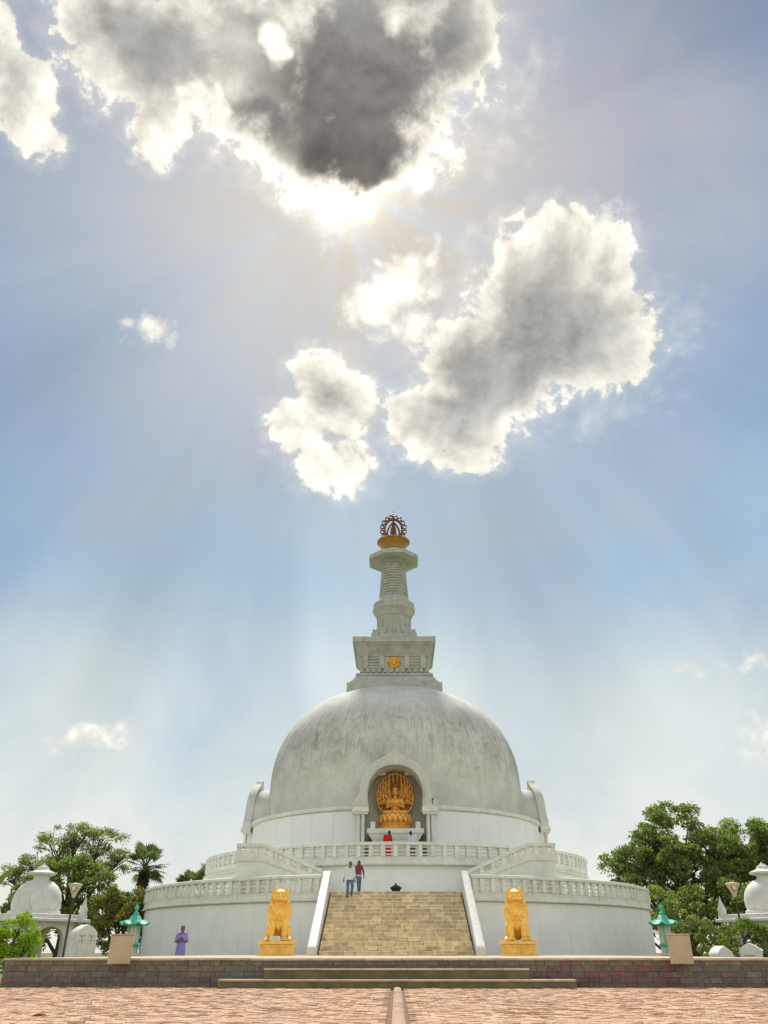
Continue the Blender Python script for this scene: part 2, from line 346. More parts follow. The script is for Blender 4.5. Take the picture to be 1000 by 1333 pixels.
# ------------------------------------------------------------------ mesh builder
class MB:
    def __init__(s, T=None): s.v = []; s.f = []; s.T = T
    def add(s, vs, fs):
        o = len(s.v)
        if s.T is not None: vs = [tuple(s.T @ Vector(p)) for p in vs]
        s.v.extend(vs); s.f.extend([tuple(i + o for i in f) for f in fs]); return s
    def box(s, x0, x1, y0, y1, z0, z1):
        return s.add([(x0,y0,z0),(x1,y0,z0),(x1,y1,z0),(x0,y1,z0),(x0,y0,z1),(x1,y0,z1),(x1,y1,z1),(x0,y1,z1)],
                     [(0,3,2,1),(4,5,6,7),(0,1,5,4),(1,2,6,5),(2,3,7,6),(3,0,4,7)])
    def bbox(s, x0, x1, y0, y1, z0, z1, b):
        """box with chamfered vertical and top edges"""
        lo = [(x0+b,y0),(x1-b,y0),(x1,y0+b),(x1,y1-b),(x1-b,y1),(x0+b,y1),(x0,y1-b),(x0,y0+b)]
        ins = lambda p: (p[0] + (b if p[0] < (x0+x1)/2 else -b), p[1] + (b if p[1] < (y0+y1)/2 else -b))
        vs = [(x,y,z0) for x,y in lo] + [(x,y,z1-b) for x,y in lo] + [(*ins(p), z1) for p in lo]
        fs = [tuple(range(7,-1,-1))] + [(i,(i+1)%8,8+(i+1)%8,8+i) for i in range(8)] + [(8+i,8+(i+1)%8,16+(i+1)%8,16+i) for i in range(8)] + [tuple(range(16,24))]
        return s.add(vs, fs)
    def frustum(s, h0, z0, h1, z1, k0=None, k1=None):
        k0 = k0 or h0; k1 = k1 or h1
        return s.add([(-h0,-k0,z0),(h0,-k0,z0),(h0,k0,z0),(-h0,k0,z0),(-h1,-k1,z1),(h1,-k1,z1),(h1,k1,z1),(-h1,k1,z1)],
                     [(0,3,2,1),(4,5,6,7),(0,1,5,4),(1,2,6,5),(2,3,7,6),(3,0,4,7)])
    def lathe(s, prof, n=64, a0=0, a1=360, cx=0, cy=0, closed=False, off=0):
        """profile of (r, z); angle 0 faces -Y; closed joins the profile's ends"""
        full = abs(a1 - a0 - 360) < 1e-6; m = n if full else n + 1
        vs = []
        for i in range(m):
            a = R(a0 + (a1 - a0) * i / n + off)
            for r, z in prof: vs.append((cx + r * math.sin(a), cy - r * math.cos(a), z))
        L = len(prof); fs = []
        for i in range(n):
            j = (i + 1) % m
            for k in range(L if closed else L - 1):
                k2 = (k + 1) % L
                fs.append((i*L+k, j*L+k, j*L+k2, i*L+k2))
        if closed and not full: fs += [tuple(range(L))[::-1], tuple((m-1)*L + k for k in range(L))]
        return s.add(vs, fs)
    def tube(s, pts, rad, n=8, cap=True):
        pts = [Vector(p) for p in pts]; rad = rad if hasattr(rad, '__len__') else [rad] * len(pts)
        vs = []; fs = []; ref = None
        for i, p in enumerate(pts):
            t = (pts[min(i+1, len(pts)-1)] - pts[max(i-1, 0)])
            t = t.normalized() if t.length > 1e-9 else Vector((0,0,1))
            if ref is None: ref = t.orthogonal().normalized()
            u = (ref - t * ref.dot(t)); u = u.normalized() if u.length > 1e-6 else t.orthogonal().normalized()
            ref = u; w = t.cross(u)
            for k in range(n):
                a = 2*math.pi*k/n; vs.append(tuple(p + (u*math.cos(a) + w*math.sin(a)) * rad[i]))
        for i in range(len(pts)-1):
            for k in range(n): fs.append((i*n+k, i*n+(k+1)%n, (i+1)*n+(k+1)%n, (i+1)*n+k))
        if cap: fs += [tuple(range(n))[::-1], tuple((len(pts)-1)*n + k for k in range(n))]
        return s.add(vs, fs)
    def prism(s, poly, d0, d1, plane='xz'):
        """polygon extruded along the third axis"""
        f = {'xz': lambda a,b,d: (a,d,b), 'yz': lambda a,b,d: (d,a,b), 'xy': lambda a,b,d: (a,b,d)}[plane]
        n = len(poly); vs = [f(a,b,d0) for a,b in poly] + [f(a,b,d1) for a,b in poly]
        return s.add(vs, [tuple(range(n)), tuple(range(2*n-1, n-1, -1))] + [(i, n+i, n+(i+1)%n, (i+1)%n) for i in range(n)])
    def ball(s, c, r, n=10, m=7):
        r = r if hasattr(r, '__len__') else (r, r, r)
        vs = [(c[0], c[1], c[2]-r[2])]; fs = []
        for i in range(1, m):
            t = -math.pi/2 + math.pi*i/m
            for k in range(n):
                a = 2*math.pi*k/n; vs.append((c[0]+r[0]*math.cos(t)*math.cos(a), c[1]+r[1]*math.cos(t)*math.sin(a), c[2]+r[2]*math.sin(t)))
        vs.append((c[0], c[1], c[2]+r[2])); top = len(vs)-1
        for k in range(n): fs.append((0, 1+(k+1)%n, 1+k)); fs.append((top, top-n+k, top-n+(k+1)%n))
        for i in range(m-2):
            for k in range(n): fs.append((1+i*n+k, 1+i*n+(k+1)%n, 1+(i+1)*n+(k+1)%n, 1+(i+1)*n+k))
        return s.add(vs, fs)
    def mesh(s, name, smooth=35, fix=True):
        me = bpy.data.meshes.new(name); me.from_pydata(s.v, [], s.f); me.validate()
        if fix:
            bm = bmesh.new(); bm.from_mesh(me); bmesh.ops.recalc_face_normals(bm, faces=bm.faces); bm.to_mesh(me); bm.free()
        if smooth:
            me.polygons.foreach_set('use_smooth', [True] * len(me.polygons)); me.set_sharp_from_angle(angle=R(smooth))
        return me
    def build(s, name, mat, parent=None, smooth=35, fix=True):
        return link(name, s.mesh(name, smooth, fix), mat, parent)

def link(name, me, mat, parent=None, loc=None, rz=None):
    if mat and not me.materials: me.materials.append(M[mat] if isinstance(mat, str) else mat)
    o = bpy.data.objects.new(name, me); COL.objects.link(o)
    if parent is not None: o.parent = parent
    if loc is not None: o.location = loc
    if rz is not None: o.rotation_euler = (0, 0, rz)
    return o
def empty(name, loc=(0,0,0), rz=0):
    o = bpy.data.objects.new(name, None); COL.objects.link(o); o.location = loc; o.rotation_euler = (0,0,rz); o.empty_display_size = .3
    return o
def tag(o, label, cat, group=None):
    o['label'] = label; o['category'] = cat
    if group: o['group'] = group
    return o
def struct(o, kind='structure', label=None):
    o['kind'] = kind
    if label: o['label'] = label
    return o
def copy_tree(o, parent=None):
    c = o.copy(); COL.objects.link(c); c.parent = parent
    for ch in [x for x in o.children]: copy_tree(ch, c)
    return c

# ------------------------------------------------------------------ sculpting: volumes fused into one continuous skin
def capsule(p0, r0, p1, r1, n=14):
    p0, p1 = Vector(p0), Vector(p1); ax = p1 - p0; L = max(ax.length, 1e-5); t = ax / L
    pts, rad = [], []
    for k in range(5): a = math.pi/2*k/5; pts.append(p0 - t*r0*math.cos(a)); rad.append(max(r0*math.sin(a), r0*.05))
    for k in range(5): f = k/4; pts.append(p0 + ax*f); rad.append(r0 + (r1-r0)*f)
    for k in range(4, -1, -1): a = math.pi/2*k/5; pts.append(p1 + t*r1*math.cos(a)); rad.append(max(r1*math.sin(a), r1*.05))
    b = MB().tube(pts, rad, n); return b.v, b.f
def sculpt(name, prims, voxel, smooth=3, extra=None):
    mb = MB()
    for p in prims:
        if p[0] == 'c': mb.add(*capsule(p[1], p[2], p[3], p[4]))
        elif p[0] == 'k':                              # elliptic drum: foot, radii, top, radii
            b0, r0, b1, r1 = Vector(p[1]), p[2], Vector(p[3]), p[4]; n = 24; vv = []
            for c_, r_ in ((b0, r0), (b1, r1)):
                vv += [(c_.x + r_[0]*math.cos(2*math.pi*i/n), c_.y + r_[1]*math.sin(2*math.pi*i/n), c_.z) for i in range(n)]
            mb.add(vv, [tuple(range(n))[::-1], tuple(range(n, 2*n))] + [(i, (i+1) % n, n+(i+1) % n, n+i) for i in range(n)])
        else:
            e = MB().ball((0,0,0), p[2], 18, 12)
            rot = Matrix.Identity(3) if len(p) < 4 else (Matrix.Rotation(p[3][2],3,'Z') @ Matrix.Rotation(p[3][1],3,'Y') @ Matrix.Rotation(p[3][0],3,'X'))
            mb.add([tuple(rot @ Vector(v) + Vector(p[1])) for v in e.v], e.f)
    me = mb.mesh(name, 0)
    o = bpy.data.objects.new(name, me); COL.objects.link(o)
    r = o.modifiers.new('r', 'REMESH'); r.mode = 'VOXEL'; r.voxel_size = voxel
    if smooth: s_ = o.modifiers.new('s', 'SMOOTH'); s_.iterations = smooth; s_.factor = .5
    dg = bpy.context.evaluated_depsgraph_get()
    nm = bpy.data.meshes.new_from_object(o.evaluated_get(dg)); nm.name = name
    bpy.data.objects.remove(o); bpy.data.meshes.remove(me)
    if extra:
        bm = bmesh.new(); bm.from_mesh(nm); em = bpy.data.meshes.new('x'); em.from_pydata(extra.v, [], extra.f)
        bm.from_mesh(em); bmesh.ops.recalc_face_normals(bm, faces=bm.faces); bm.to_mesh(nm); bm.free(); bpy.data.meshes.remove(em)
    nm.polygons.foreach_set('use_smooth', [True] * len(nm.polygons))
    return nm

# ================================================================== setting
YC = 62.0                     # stupa axis
PZ = 0.61                     # platform height
g = MB(); g.add([(-900,-300,0),(900,-300,0),(900,1500,0),(-900,1500,0)], [(0,1,2,3)])
struct(g.build('ground', 'grass', smooth=0), label='dry grassy ground around the monument')
pv = MB(); pv.add([(-30,-20,.004),(30,-20,.004),(30,20.9,.004),(-30,20.9,.004)], [(0,1,2,3)])
pavement = struct(pv.build('pavement', 'paving', smooth=0), label='reddish brick plaza in front of the steps')
jb = MB(); jb.add([(-13,8.6,.010),(13,8.6,.010),(13,20.5,.010),(-13,20.5,.010)], [(0,1,2,3)])
jb.build('joint_bed', 'joint', pavement, smooth=0)
# bricks: nearest ones single, the rest one mass
bw, bd, gap = .17, .080, .007
def brick_mesh(nm):
    return MB().bbox(-bw/2, bw/2, -bd/2, bd/2, 0, .05, .007).mesh(nm, 0)
bmesh_shared = brick_mesh('brick'); bmesh_shared.materials.append(M['brick'])
mass = MB(); singles = []; row = 0; y = 9.0
while y < 20.3:
    x = -12.6 + (row % 2) * (bw + gap) / 2
    while x < 12.6:
        if abs(x-.02) > .172:
            dz = -.012 + random.gauss(0, .004); tx, ty = random.gauss(0, .012), random.gauss(0, .022)
            if row > 14 and abs(math.sin(x*1.7 + y*3.1) + math.sin(x*.6 - y*1.3)) < .05: dz -= .02
            if y < 11.6 and y > 10.35 and abs(x) < 3.6 and len(singles) < 299 and (row % 1 == 0):
                singles.append((x, y, dz, tx, ty))
            else:
                w2, d2 = bw/2 - random.random()*.006, bd/2 - random.random()*.006
                z0 = .012; top = [(sx*w2, sy*d2, .05 + dz + tx*sx*w2*2 + ty*sy*d2*2) for sx, sy in ((-1,-1),(1,-1),(1,1),(-1,1))]
                bot = [(sx*(w2+.004), sy*(d2+.004), z0) for sx, sy in ((-1,-1),(1,-1),(1,1),(-1,1))]
                mass.add([(x+p[0], y+p[1], p[2]) for p in bot + top], [(4,5,6,7),(0,1,5,4),(1,2,6,5),(2,3,7,6),(3,0,4,7)])
        x += bw + gap
    y += bd + gap; row += 1
struct(mass.build('brick_paving', 'brick', pavement, smooth=0, fix=False), 'stuff')
for (x, y, dz, tx, ty) in singles:
    o = link('brick', bmesh_shared, None, pavement, (x, y, dz)); o.rotation_euler = (ty, -tx, random.gauss(0, .012))
# raised centre kerb running towards the steps
km = MB(); pr = [(-.075,.0),(-.075,.045),(-.04,.062),(0,.066),(.04,.062),(.075,.045),(.075,.0)]
km.prism(pr, -.112, .112, 'xz'); km = km.mesh('kerb_stone', 0); km.materials.append(M['paving'])
y = 9.2
while y < 19.4:
    o = link('kerb_stone', km, None, pavement, (.02, y, .012)); o.rotation_euler = (random.gauss(0,.01), random.gauss(0,.02), random.gauss(0,.01)); y += .235

# platform with stone-faced wall, coping and front steps
PX0, PX1, PY0 = -9.02, 9.6, 20.4
pf = MB().box(PX0+.05, PX1-.05, PY0+.05, 44, 0, PZ-.045)
platform = struct(pf.build('platform', 'coping', smooth=0), label='low stone platform the monument stands behind')
def platform_course():
    hs = (.120, .112, .112, .112, .108); z = .002
    for r, h in enumerate(hs):
        x = PX0 - (r % 2) * .1
        while x < PX1:
            w = random.uniform(.22, .36); x1 = min(x + w, PX1)
            hide = (abs(x) < 2.9 and abs(x1) < 2.9 and z + h < .42) or (abs(x) < 3.75 and abs(x1) < 3.75 and z + h < .21)
            if not hide and x1 - max(x, PX0) > .06:
                yield max(x, PX0), x1, z, h
            x = x1
        z += h
for (x0, x1, z, h) in platform_course():
    e = random.uniform(0, .014)
    cx = (x0+x1)/2 + 1.0
    red = (4.2 < cx < 7.6 and random.random() < .75 - .12*abs(cx-5.6)) or random.random() < .02
    b = MB().bbox(x0-cx+1+.0025, x1-cx+1-.0025, -.012-e, .06, .0025, h-.0025, .005)
    b.build('stone', 'wall_stone_red' if red else 'wall_stone', platform, smooth=0).location = (cx-1, PY0, z)
x = PX0 - .03
while x < PX1:
    w = random.uniform(.75, 1.1); x1 = min(x+w, PX1+.03)
    MB().bbox(0, x1-x-.006, -.05, .55, 0, .045, .008).build('coping_stone', 'coping', platform, smooth=0).location = (x, PY0, PZ-.045+random.uniform(-.003,.003)); x = x1
x = PY0+.56
MB().bbox(PX0-.03, PX0+.5, PY0+.56, 44, PZ-.045, PZ-.001, .008).build('coping_edge', 'coping', platform, smooth=0)
MB().box(PX0+.5, PX1+.03, PY0+.56, 44, PZ-.045, PZ-.003).build('platform_floor', 'coping', platform, smooth=0)
for nm, hw, y0, y1, z0, z1 in (('step', 3.93, PY0-.70, PY0-.02, .0, .205), ('step', 2.98, PY0-.36, PY0-.03, .205, .41)):
    x = -hw
    st = MB().bbox(-hw, hw, y0+.03, y1, z0+.002, z1-.035, .006).build(nm, 'moss_step', platform, smooth=0)
    while x < hw - .05:
        w = min(random.uniform(.9, 1.3), hw - x)
        MB().bbox(x+.003, x+w-.003, y0, y1, z1-.034, z1, .007).build('tread', 'coping', st, smooth=0); x += w

# ================================================================== the stupa
stupa = tag(empty('stupa', (0, YC, 0)), 'huge white domed stupa with ringed spire, terraces and central stair', 'stupa')
def pol(r, a, z): return (r*math.sin(R(a)), -r*math.cos(R(a)), z)
NICHE = math.degrees(math.asin(2.0/10.6))

# ---- lower drum
R1, R2, R3 = 17.40, 13.50, 10.62
lower = MB().lathe([(R1-.05, 0), (R1-.05, 3.04), (R1-.3, 3.44), (R2-1, 3.46)], 128).build('terrace_wall', 'wall', stupa)
a = -104.0
while a < 104:
    w = 6.5
    MB().lathe([(R1-.049, .35), (R1, .36), (R1, 3.03), (R1-.049, 3.04)], 6, a+.02, a+w-.02, closed=True).build('panel', 'panel', lower, smooth=0); a += w
MB().lathe([(R1-.049, .0), (R1+.06, .0), (R1+.06, .33), (R1+.02, .36), (R1-.049, .349)], 110, -104, 104).build('skirting', 'trim', lower)

def balustrade(name, r, zb, zo, zt, zr, seglist, pitch, single_lim):
    """base band zb..zo, openings zo..zt, rail zt..zr over angle ranges"""
    base = MB()
    for a0, a1 in seglist:
        n = max(4, int((a1-a0)/1.6))
        base.lathe([(r-.05, zb), (r+.16, zb), (r+.20, zb+.05), (r+.17, zb+.11), (r+.08, zb+.16), (r+.07, zo-.05), (r+.10, zo), (r-.14, zo), (r-.14, zb)], n, a0, a1, closed=True)
        base.lathe([(r-.13, zt), (r+.15, zt), (r+.18, zt+.05), (r+.15, zr-.03), (r+.04, zr), (r-.11, zr), (r-.15, zr-.03), (r-.15, zt+.03)], n, a0, a1, closed=True)
    bo = base.build(name, 'trim', stupa)
    pw = .23; pm = MB().bbox(-pw/2, pw/2, -.13, .12, zo-.002, zt+.002, .012).mesh('post', 0); pm.materials.append(M['post'])
    gapw = R(pitch)*r - pw
    sm = MB().box(-gapw/2-.02, gapw/2+.02, -.04, .13, 0, .07).mesh('slat', 0); sm.materials.append(M['post'])
    far = MB(); ns = 3; h = zt - zo
    for a0, a1 in seglist:
        a0, a1 = max(a0, -106), min(a1, 106)
        n = round((a1-a0)/pitch)
        if n < 1: continue
        p = (a1-a0)/n
        for i in range(n+1):
            aa = a0 + .35*pitch*(i == 0) - .35*pitch*(i == n) + p*i
            link('post', pm, None, bo, pol(r, aa, 0), R(aa))
            if i < n:
                am = a0 + p*(i+.5)
                for k in range(ns):
                    z = zo + h*(k+.62)/ns - .04
                    if abs(am) < single_lim: link('slat', sm, None, bo, pol(r-.02, am, z), R(am))
                    else:
                        T = Matrix.Translation(pol(r-.02, am, z)) @ Matrix.Rotation(R(am), 4, 'Z')
                        far.T = T; far.box(-gapw/2-.02, gapw/2+.02, -.04, .13, 0, .07)
    far.T = None
    struct(far.build('slats', 'post', bo, smooth=0), 'stuff')
    return bo
A1 = math.degrees(math.asin(3.92/R1))
balustrade('balustrade', R1+.0, 3.05, 3.50, 4.13, 4.33, [(-178, -A1), (A1, 178)], 2.05, 56)

# ---- middle drum and upper balustrade
middle = MB().lathe([(R2-.05, 3.45), (R2-.05, 5.12), (R2-.3, 5.48), (R3-.6, 5.50)], 128).build('terrace_wall', 'wall', stupa)
balustrade('balustrade', R2+.06, 5.10, 5.54, 6.13, 6.34, [(-178, 178)], 3.03, 58)

# ---- side flights rising outwards on the lower terrace
SY = 47.8 - YC
for sgn in (-1, 1):
    b = MB()
    top = [(4.05, 3.46), (4.05, 4.10), (7.55, 5.28), (9.02, 5.28), (9.02, 3.46)]
    b.prism([(sgn*x, z) for x, z in top], SY-.13, SY+.13)                       # wall under the flight
    b.prism([(sgn*x, z) for x, z in ((4.05,4.08),(4.05,4.32),(7.52,5.55),(9.10,5.55),(9.10,5.24),(7.58,5.24))], SY-.20, SY+.02)
    b.prism([(sgn*x, z) for x, z in ((4.02,4.56),(4.02,4.74),(7.50,6.16),(9.12,6.16),(9.12,5.98),(7.56,5.98))], SY-.17, SY+.17)
    b.box(min(sgn*7.6, sgn*9.02), max(sgn*7.6, sgn*9.02), SY+.1, SY+3.6, 3.46, 5.26)   # landing block
    fl = b.build('stair_flight', 'trim', stupa, smooth=0)
    for k in range(10):                                                          # treads behind the wall
        x0 = 4.2 + k*.34
        MB().box(min(sgn*x0, sgn*7.6), max(sgn*x0, sgn*7.6), SY+.14, SY+1.6, 3.46+k*.18, 3.46+(k+1)*.18-.002).build('tread', 'trim', fl, smooth=0)
    def zl(x): return (4.30 + (x-4.05)/3.47*1.24, 4.60 + (x-4.05)/3.48*1.40) if x < 7.53 else (5.54, 5.99)
    xs = [4.15, 4.85, 5.5, 6.15, 6.8, 7.52, 8.0, 8.48, 8.98]
    for i, x in enumerate(xs):
        z0, z1 = zl(x); MB().bbox(sgn*x-.12, sgn*x+.12, SY-.11, SY+.11, z0-.08, z1+.08, .01).build('post', 'post', fl, smooth=0)
        if i < len(xs)-1:
            xa, xb = x+.1, xs[i+1]-.1
            za, zb = zl(xa), zl(xb)
            for f in (.22, .55, .86):
                pa, pb = za[0]+(za[1]-za[0])*f, zb[0]+(zb[1]-zb[0])*f
                MB().prism([(sgn*xa, pa-.035), (sgn*xb, pb-.035), (sgn*xb, pb+.035), (sgn*xa, pa+.035)], SY-.06, SY+.04).build('slat', 'post', fl, smooth=0)

# ---- main staircase of stone blocks
YB, YT, NS = 38.5-YC, 45.0-YC, 16
rise = (3.50-PZ)/NS; run = (YT-YB)/NS; HW = 3.38
core = MB(); pts = [(YB+.12, .0)]
for i in range(NS): pts += [(YB+.12+i*run, PZ+(i+1)*rise-.05), (YB+.12+(i+1)*run, PZ+(i+1)*rise-.05)]
pts += [(YT+.1, .0)]
core.prism(pts, -HW+.02, HW-.02, 'yz')
stair = core.build('staircase', 'joint', stupa, smooth=0)
MB().box(-4.0, 4.0, YT+.02, -R1+1.5, 3.05, 3.497).build('landing', 'step_stone', stair, smooth=0)
for i in range(NS):
    x = -HW + (-.30 if i % 2 else 0)
    while x < HW - .02:
        w = random.choice((.5, .56, .58, .62, .68)); x0 = max(x, -HW); x1 = min(x+w, HW)
        if x1 - x0 > .05:
            dz = random.gauss(0, .006); dy = random.gauss(0, .012)
            MB().bbox(x0+.006, x1-.006, .035, run+.10, 0, rise-.05, .004).bbox(x0+.006, x1-.006, 0, run+.10, rise-.052, rise-.004, .014).build('stone_block', 'step_stone', stair, smooth=0).location = (0, YB+i*run+dy, PZ+i*rise+dz)
        x += w
# sloping rounded parapets
for sgn in (-1, 1):
    b = MB(); n = 9; sec = []
    for k in range(n): t = math.pi*k/(n-1); sec.append((.20*math.copysign(abs(math.cos(t))**.35, math.cos(t)), .075*math.sin(t)**.5 if math.sin(t) > 0 else 0))
    rows = []
    for (y, z) in ((YB-.42, PZ+.10), (YB-.36, PZ+.22), (YB-.15, PZ+.34), (YT-.1, 4.34), (YT+.25, 4.44), (YT+.42, 4.34)):
        rows.append([(sgn*3.66+dx, y, z+dz) for dx, dz in sec] + [(sgn*3.66-.20, y, .0), (sgn*3.66+.20, y, .0)])
    vs = [p for r_ in rows for p in r_]; L = n+2; fs = []
    for i in range(len(rows)-1):
        for k in range(L): fs.append((i*L+k, i*L+(k+1)%L, (i+1)*L+(k+1)%L, (i+1)*L+k))
    fs += [tuple(range(L)), tuple((len(rows)-1)*L+k for k in range(L))[::-1]]
    b.add(vs, fs).build('parapet', 'marble', stair)

# ---- dome drum with wall panels
cd = MB().lathe([(R3-.05, 5.5), (R3-.05, 8.62)], 150, NICHE, 360-NICHE)
cd.lathe([(R3-.05, 8.56), (R3+.16, 8.60), (R3+.20, 8.70), (R3+.16, 8.80), (R3-.25, 8.92), (9.2, 9.10)], 150, NICHE, 360-NICHE)
dd = cd.build('dome_drum', 'trim', stupa)
for sgn in (-1, 1):
    a = NICHE + 2.4
    while a < 104:
        w = 8.6
        aa = sorted((sgn*(a+.035), sgn*(a+w-.035)))
        MB().lathe([(R3-.049, 5.6), (R3, 5.61), (R3, 8.53), (R3-.049, 8.54)], 8, aa[0], aa[1], closed=True).build('panel', 'panel', dd, smooth=0); a += w

# ---- dome
def dome_r(z):
    if z < 11: return 9.55 - .22*((11-z)/2.1)**2
    return 9.55*max(0, 1-((z-11)/8.0)**2.4)**(1/2.4)
zs = list(np.linspace(8.9, 11, 14)[:-1]) + [11 + 8*math.sin(t)**(2/2.4)*.9999 for t in np.linspace(0.02, math.pi/2, 70)]
NA = 384; vs = []; fs = []
for z in zs:
    r = dome_r(z)
    for k in range(NA): vs.append(pol(r, 360*k/NA, z))
for i in range(len(zs)-1):
    for k in range(NA):
        q = (i*NA+k, i*NA+(k+1)%NA, (i+1)*NA+(k+1)%NA, (i+1)*NA+k)
        if all(vs[t][1] < 0 and ((abs(vs[t][0]) < 2.06 and vs[t][2] < 9.4) or math.hypot(vs[t][0], vs[t][2]-9.4) < 2.06) for t in q): continue   # opening behind the niche
        fs.append(q)
db = MB(); db.add(vs, fs); db.build('dome', 'dome', stupa)

# ---- arched portals
IN = [(1.66, 8.60)] + [(1.76*math.cos(t)**.9 if t > 0 else 1.76 - .10*(t/-.5)**2, 9.42 + (1.78 if t > 0 else 1.62)*math.sin(t)) for t in np.linspace(-.42, math.pi/2-.0001, 24)]
OUTP = [(2.67, 8.60), (2.69, 9.02), (2.52, 9.10), (2.34, 9.28), (2.25, 9.55), (2.22, 9.9), (2.15, 10.3), (1.98, 10.72), (1.70, 11.10), (1.32, 11.42), (.92, 11.66), (.55, 11.84), (.28, 12.02), (.12, 12.2), (0, 12.28)]
def resample(P, n):
    P = [Vector(p) for p in P]; d = [0]
    for i in range(len(P)-1): d.append(d[-1] + (P[i+1]-P[i]).length)
    out = []
    for k in range(n):
        t = d[-1]*k/(n-1); j = max(i for i in range(len(d)) if d[i] <= t+1e-9); j = min(j, len(P)-2)
        f = (t-d[j])/max(d[j+1]-d[j], 1e-9); out.append(tuple(P[j].lerp(P[j+1], min(f, 1))))
    return out
def portal(rot, deep):
    T = Matrix.Rotation(R(rot), 4, 'Z') @ Matrix.Translation((0, 0 if deep else .16, 0)); n = 40
    ins, outs = resample(IN, n), resample(OUTP, n)
    yf = lambda z: -11.2 + (.30*((z-9)/3.2)**2 if z > 9 else 0)
    b = MB(T)
    for sgn in (-1, 1):
        vs = []
        for (xi, zi), (xo, zo) in zip(ins, outs):
            vs += [(sgn*xi, yf(zi), zi), (sgn*xo, yf(zo), zo), (sgn*xo, yf(zo)+.55, zo), (sgn*xi, yf(zi)+.55, zi)]
        fs = []
        for i in range(n-1):
            for k in range(4): fs.append((i*4+k, i*4+(k+1)%4, (i+1)*4+(k+1)%4, (i+1)*4+k))
        fs += [(0,1,2,3)]
        b.add(vs, fs)
        # raised roll moulding round the arch
        b.tube([(sgn*(xi+.05), yf(zi)-.02, zi+.03) for xi, zi in ins], .055, 6)
    # barrel roof running back to the dome
    rb = [(2.12, 8.7), (2.12, 9.4)] + [(2.12*math.cos(t), 9.4+2.12*math.sin(t)) for t in np.linspace(.1, math.pi/2, 14)]
    rb = rb + [(-x, z) for x, z in rb[::-1][1:]]
    m = len(rb); b.add([(x, -10.75, z) for x, z in rb] + [(x, -7.6, z) for x, z in rb], [(i, i+1, m+i+1, m+i) for i in range(m-1)])
    p = b.build('portal', 'dome', stupa)
    # niche lining
    d1 = -8.35 if deep else -9.75
    full = [(1.95, 5.5), (1.95, 8.45)] + ins; full = full + [(-x, z) for x, z in full[::-1][1:]]
    m = len(full); nb = MB(T)
    nb.add([(x, -10.66, z) for x, z in full] + [(x, d1, z) for x, z in full], [(i, i+1, m+i+1, m+i) for i in range(m-1)] + [tuple(m+i for i in range(m))])
    nb.add([(-1.95,-11.3,5.503),(1.95,-11.3,5.503),(1.95,d1,5.503),(-1.95,d1,5.503)], [(0,1,2,3)])
    nb.build('niche', 'trim', p)
    for sgn in (-1, 1):
        ib = MB(T); c = sgn*2.17
        ib.bbox(c-.52, c+.52, -11.34, -10.6, 8.32, 8.46, .03); ib.bbox(c-.46, c+.46, -11.28, -10.6, 8.20, 8.32, .02); ib.bbox(c-.50, c+.50, -11.30, -10.6, 8.46, 8.62, .02)
        ib.build('impost', 'trim', p, smooth=0)
        for dx in (-.13, .15):
            cb = MB(T); cb.lathe([(.10, 5.5), (.13, 5.55), (.115, 5.7), (.105, 8.0), (.13, 8.08), (.14, 8.2)], 14, cx=c+dx, cy=-11.02); cb.build('column', 'trim', p)
        bb = MB(T); bb.box(c-.25, c+.25, -10.86, -10.5, 5.5, 8.22); bb.build('pier', 'trim', p, smooth=0)
    return p
portal(0, True); portal(90, False); portal(-90, False)

# ---- square tower (harmika)
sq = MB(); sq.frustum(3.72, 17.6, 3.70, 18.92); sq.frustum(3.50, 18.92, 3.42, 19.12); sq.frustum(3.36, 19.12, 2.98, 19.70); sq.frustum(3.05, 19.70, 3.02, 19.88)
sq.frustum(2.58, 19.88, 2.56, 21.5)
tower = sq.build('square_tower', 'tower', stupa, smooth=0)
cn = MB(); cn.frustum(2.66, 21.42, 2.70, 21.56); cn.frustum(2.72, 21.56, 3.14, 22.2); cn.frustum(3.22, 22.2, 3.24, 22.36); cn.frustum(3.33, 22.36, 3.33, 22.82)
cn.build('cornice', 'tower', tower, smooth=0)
for side in range(3):
    T = Matrix.Rotation(R((0, 90, -90)[side]), 4, 'Z')
    db_ = MB(T); db_.box(-2.86, 2.86, -2.64, -2.57, 19.90, 20.02); db_.build('ledge', 'tower', tower, smooth=0)
    for k in range(12):
        x = -2.6 + 5.2*k/11; MB(T).box(x-.13, x+.13, -2.74, -2.57, 20.05, 20.36).build('dentil', 'tower', tower, smooth=0)
    for x in (-2.30, -1.02, 1.02, 2.30):
        MB(T).box(x-.20, x+.20, -2.70, -2.55, 20.38, 21.42).build('pilaster', 'tower', tower, smooth=0)
    for c in (-1.64, 1.64):
        for k in range(4): 
            z = 20.42 + k*.25; MB(T).add([(c-.42,-2.66,z),(c+.42,-2.66,z),(c+.42,-2.57,z+.15),(c-.42,-2.57,z+.15),(c-.42,-2.55,z-.01),(c+.42,-2.55,z-.01)], [(0,1,2,3),(0,4,5,1),(0,3,4),(1,5,2)]).build('louver', 'tower', tower, smooth=0)
T = Matrix.Translation((0, -2.62, 20.86))
md = MB(T)
for k in range(40):
    pass
prof = [(.0,-.10),(.16,-.11),(.20,-.06),(.30,-.06),(.33,-.10),(.40,-.10),(.43,-.05)]
vs = []; fs = []; n = 32
for i in range(n):
    a_ = 2*math.pi*i/n
    for j, (r_, d_) in enumerate(prof): vs.append((r_*math.cos(a_), d_, r_*math.sin(a_)))
for i in range(n):
    for j in range(len(prof)-1): fs.append((i*7+j, ((i+1)%n)*7+j, ((i+1)%n)*7+j+1, i*7+j+1))
md.add(vs, fs)
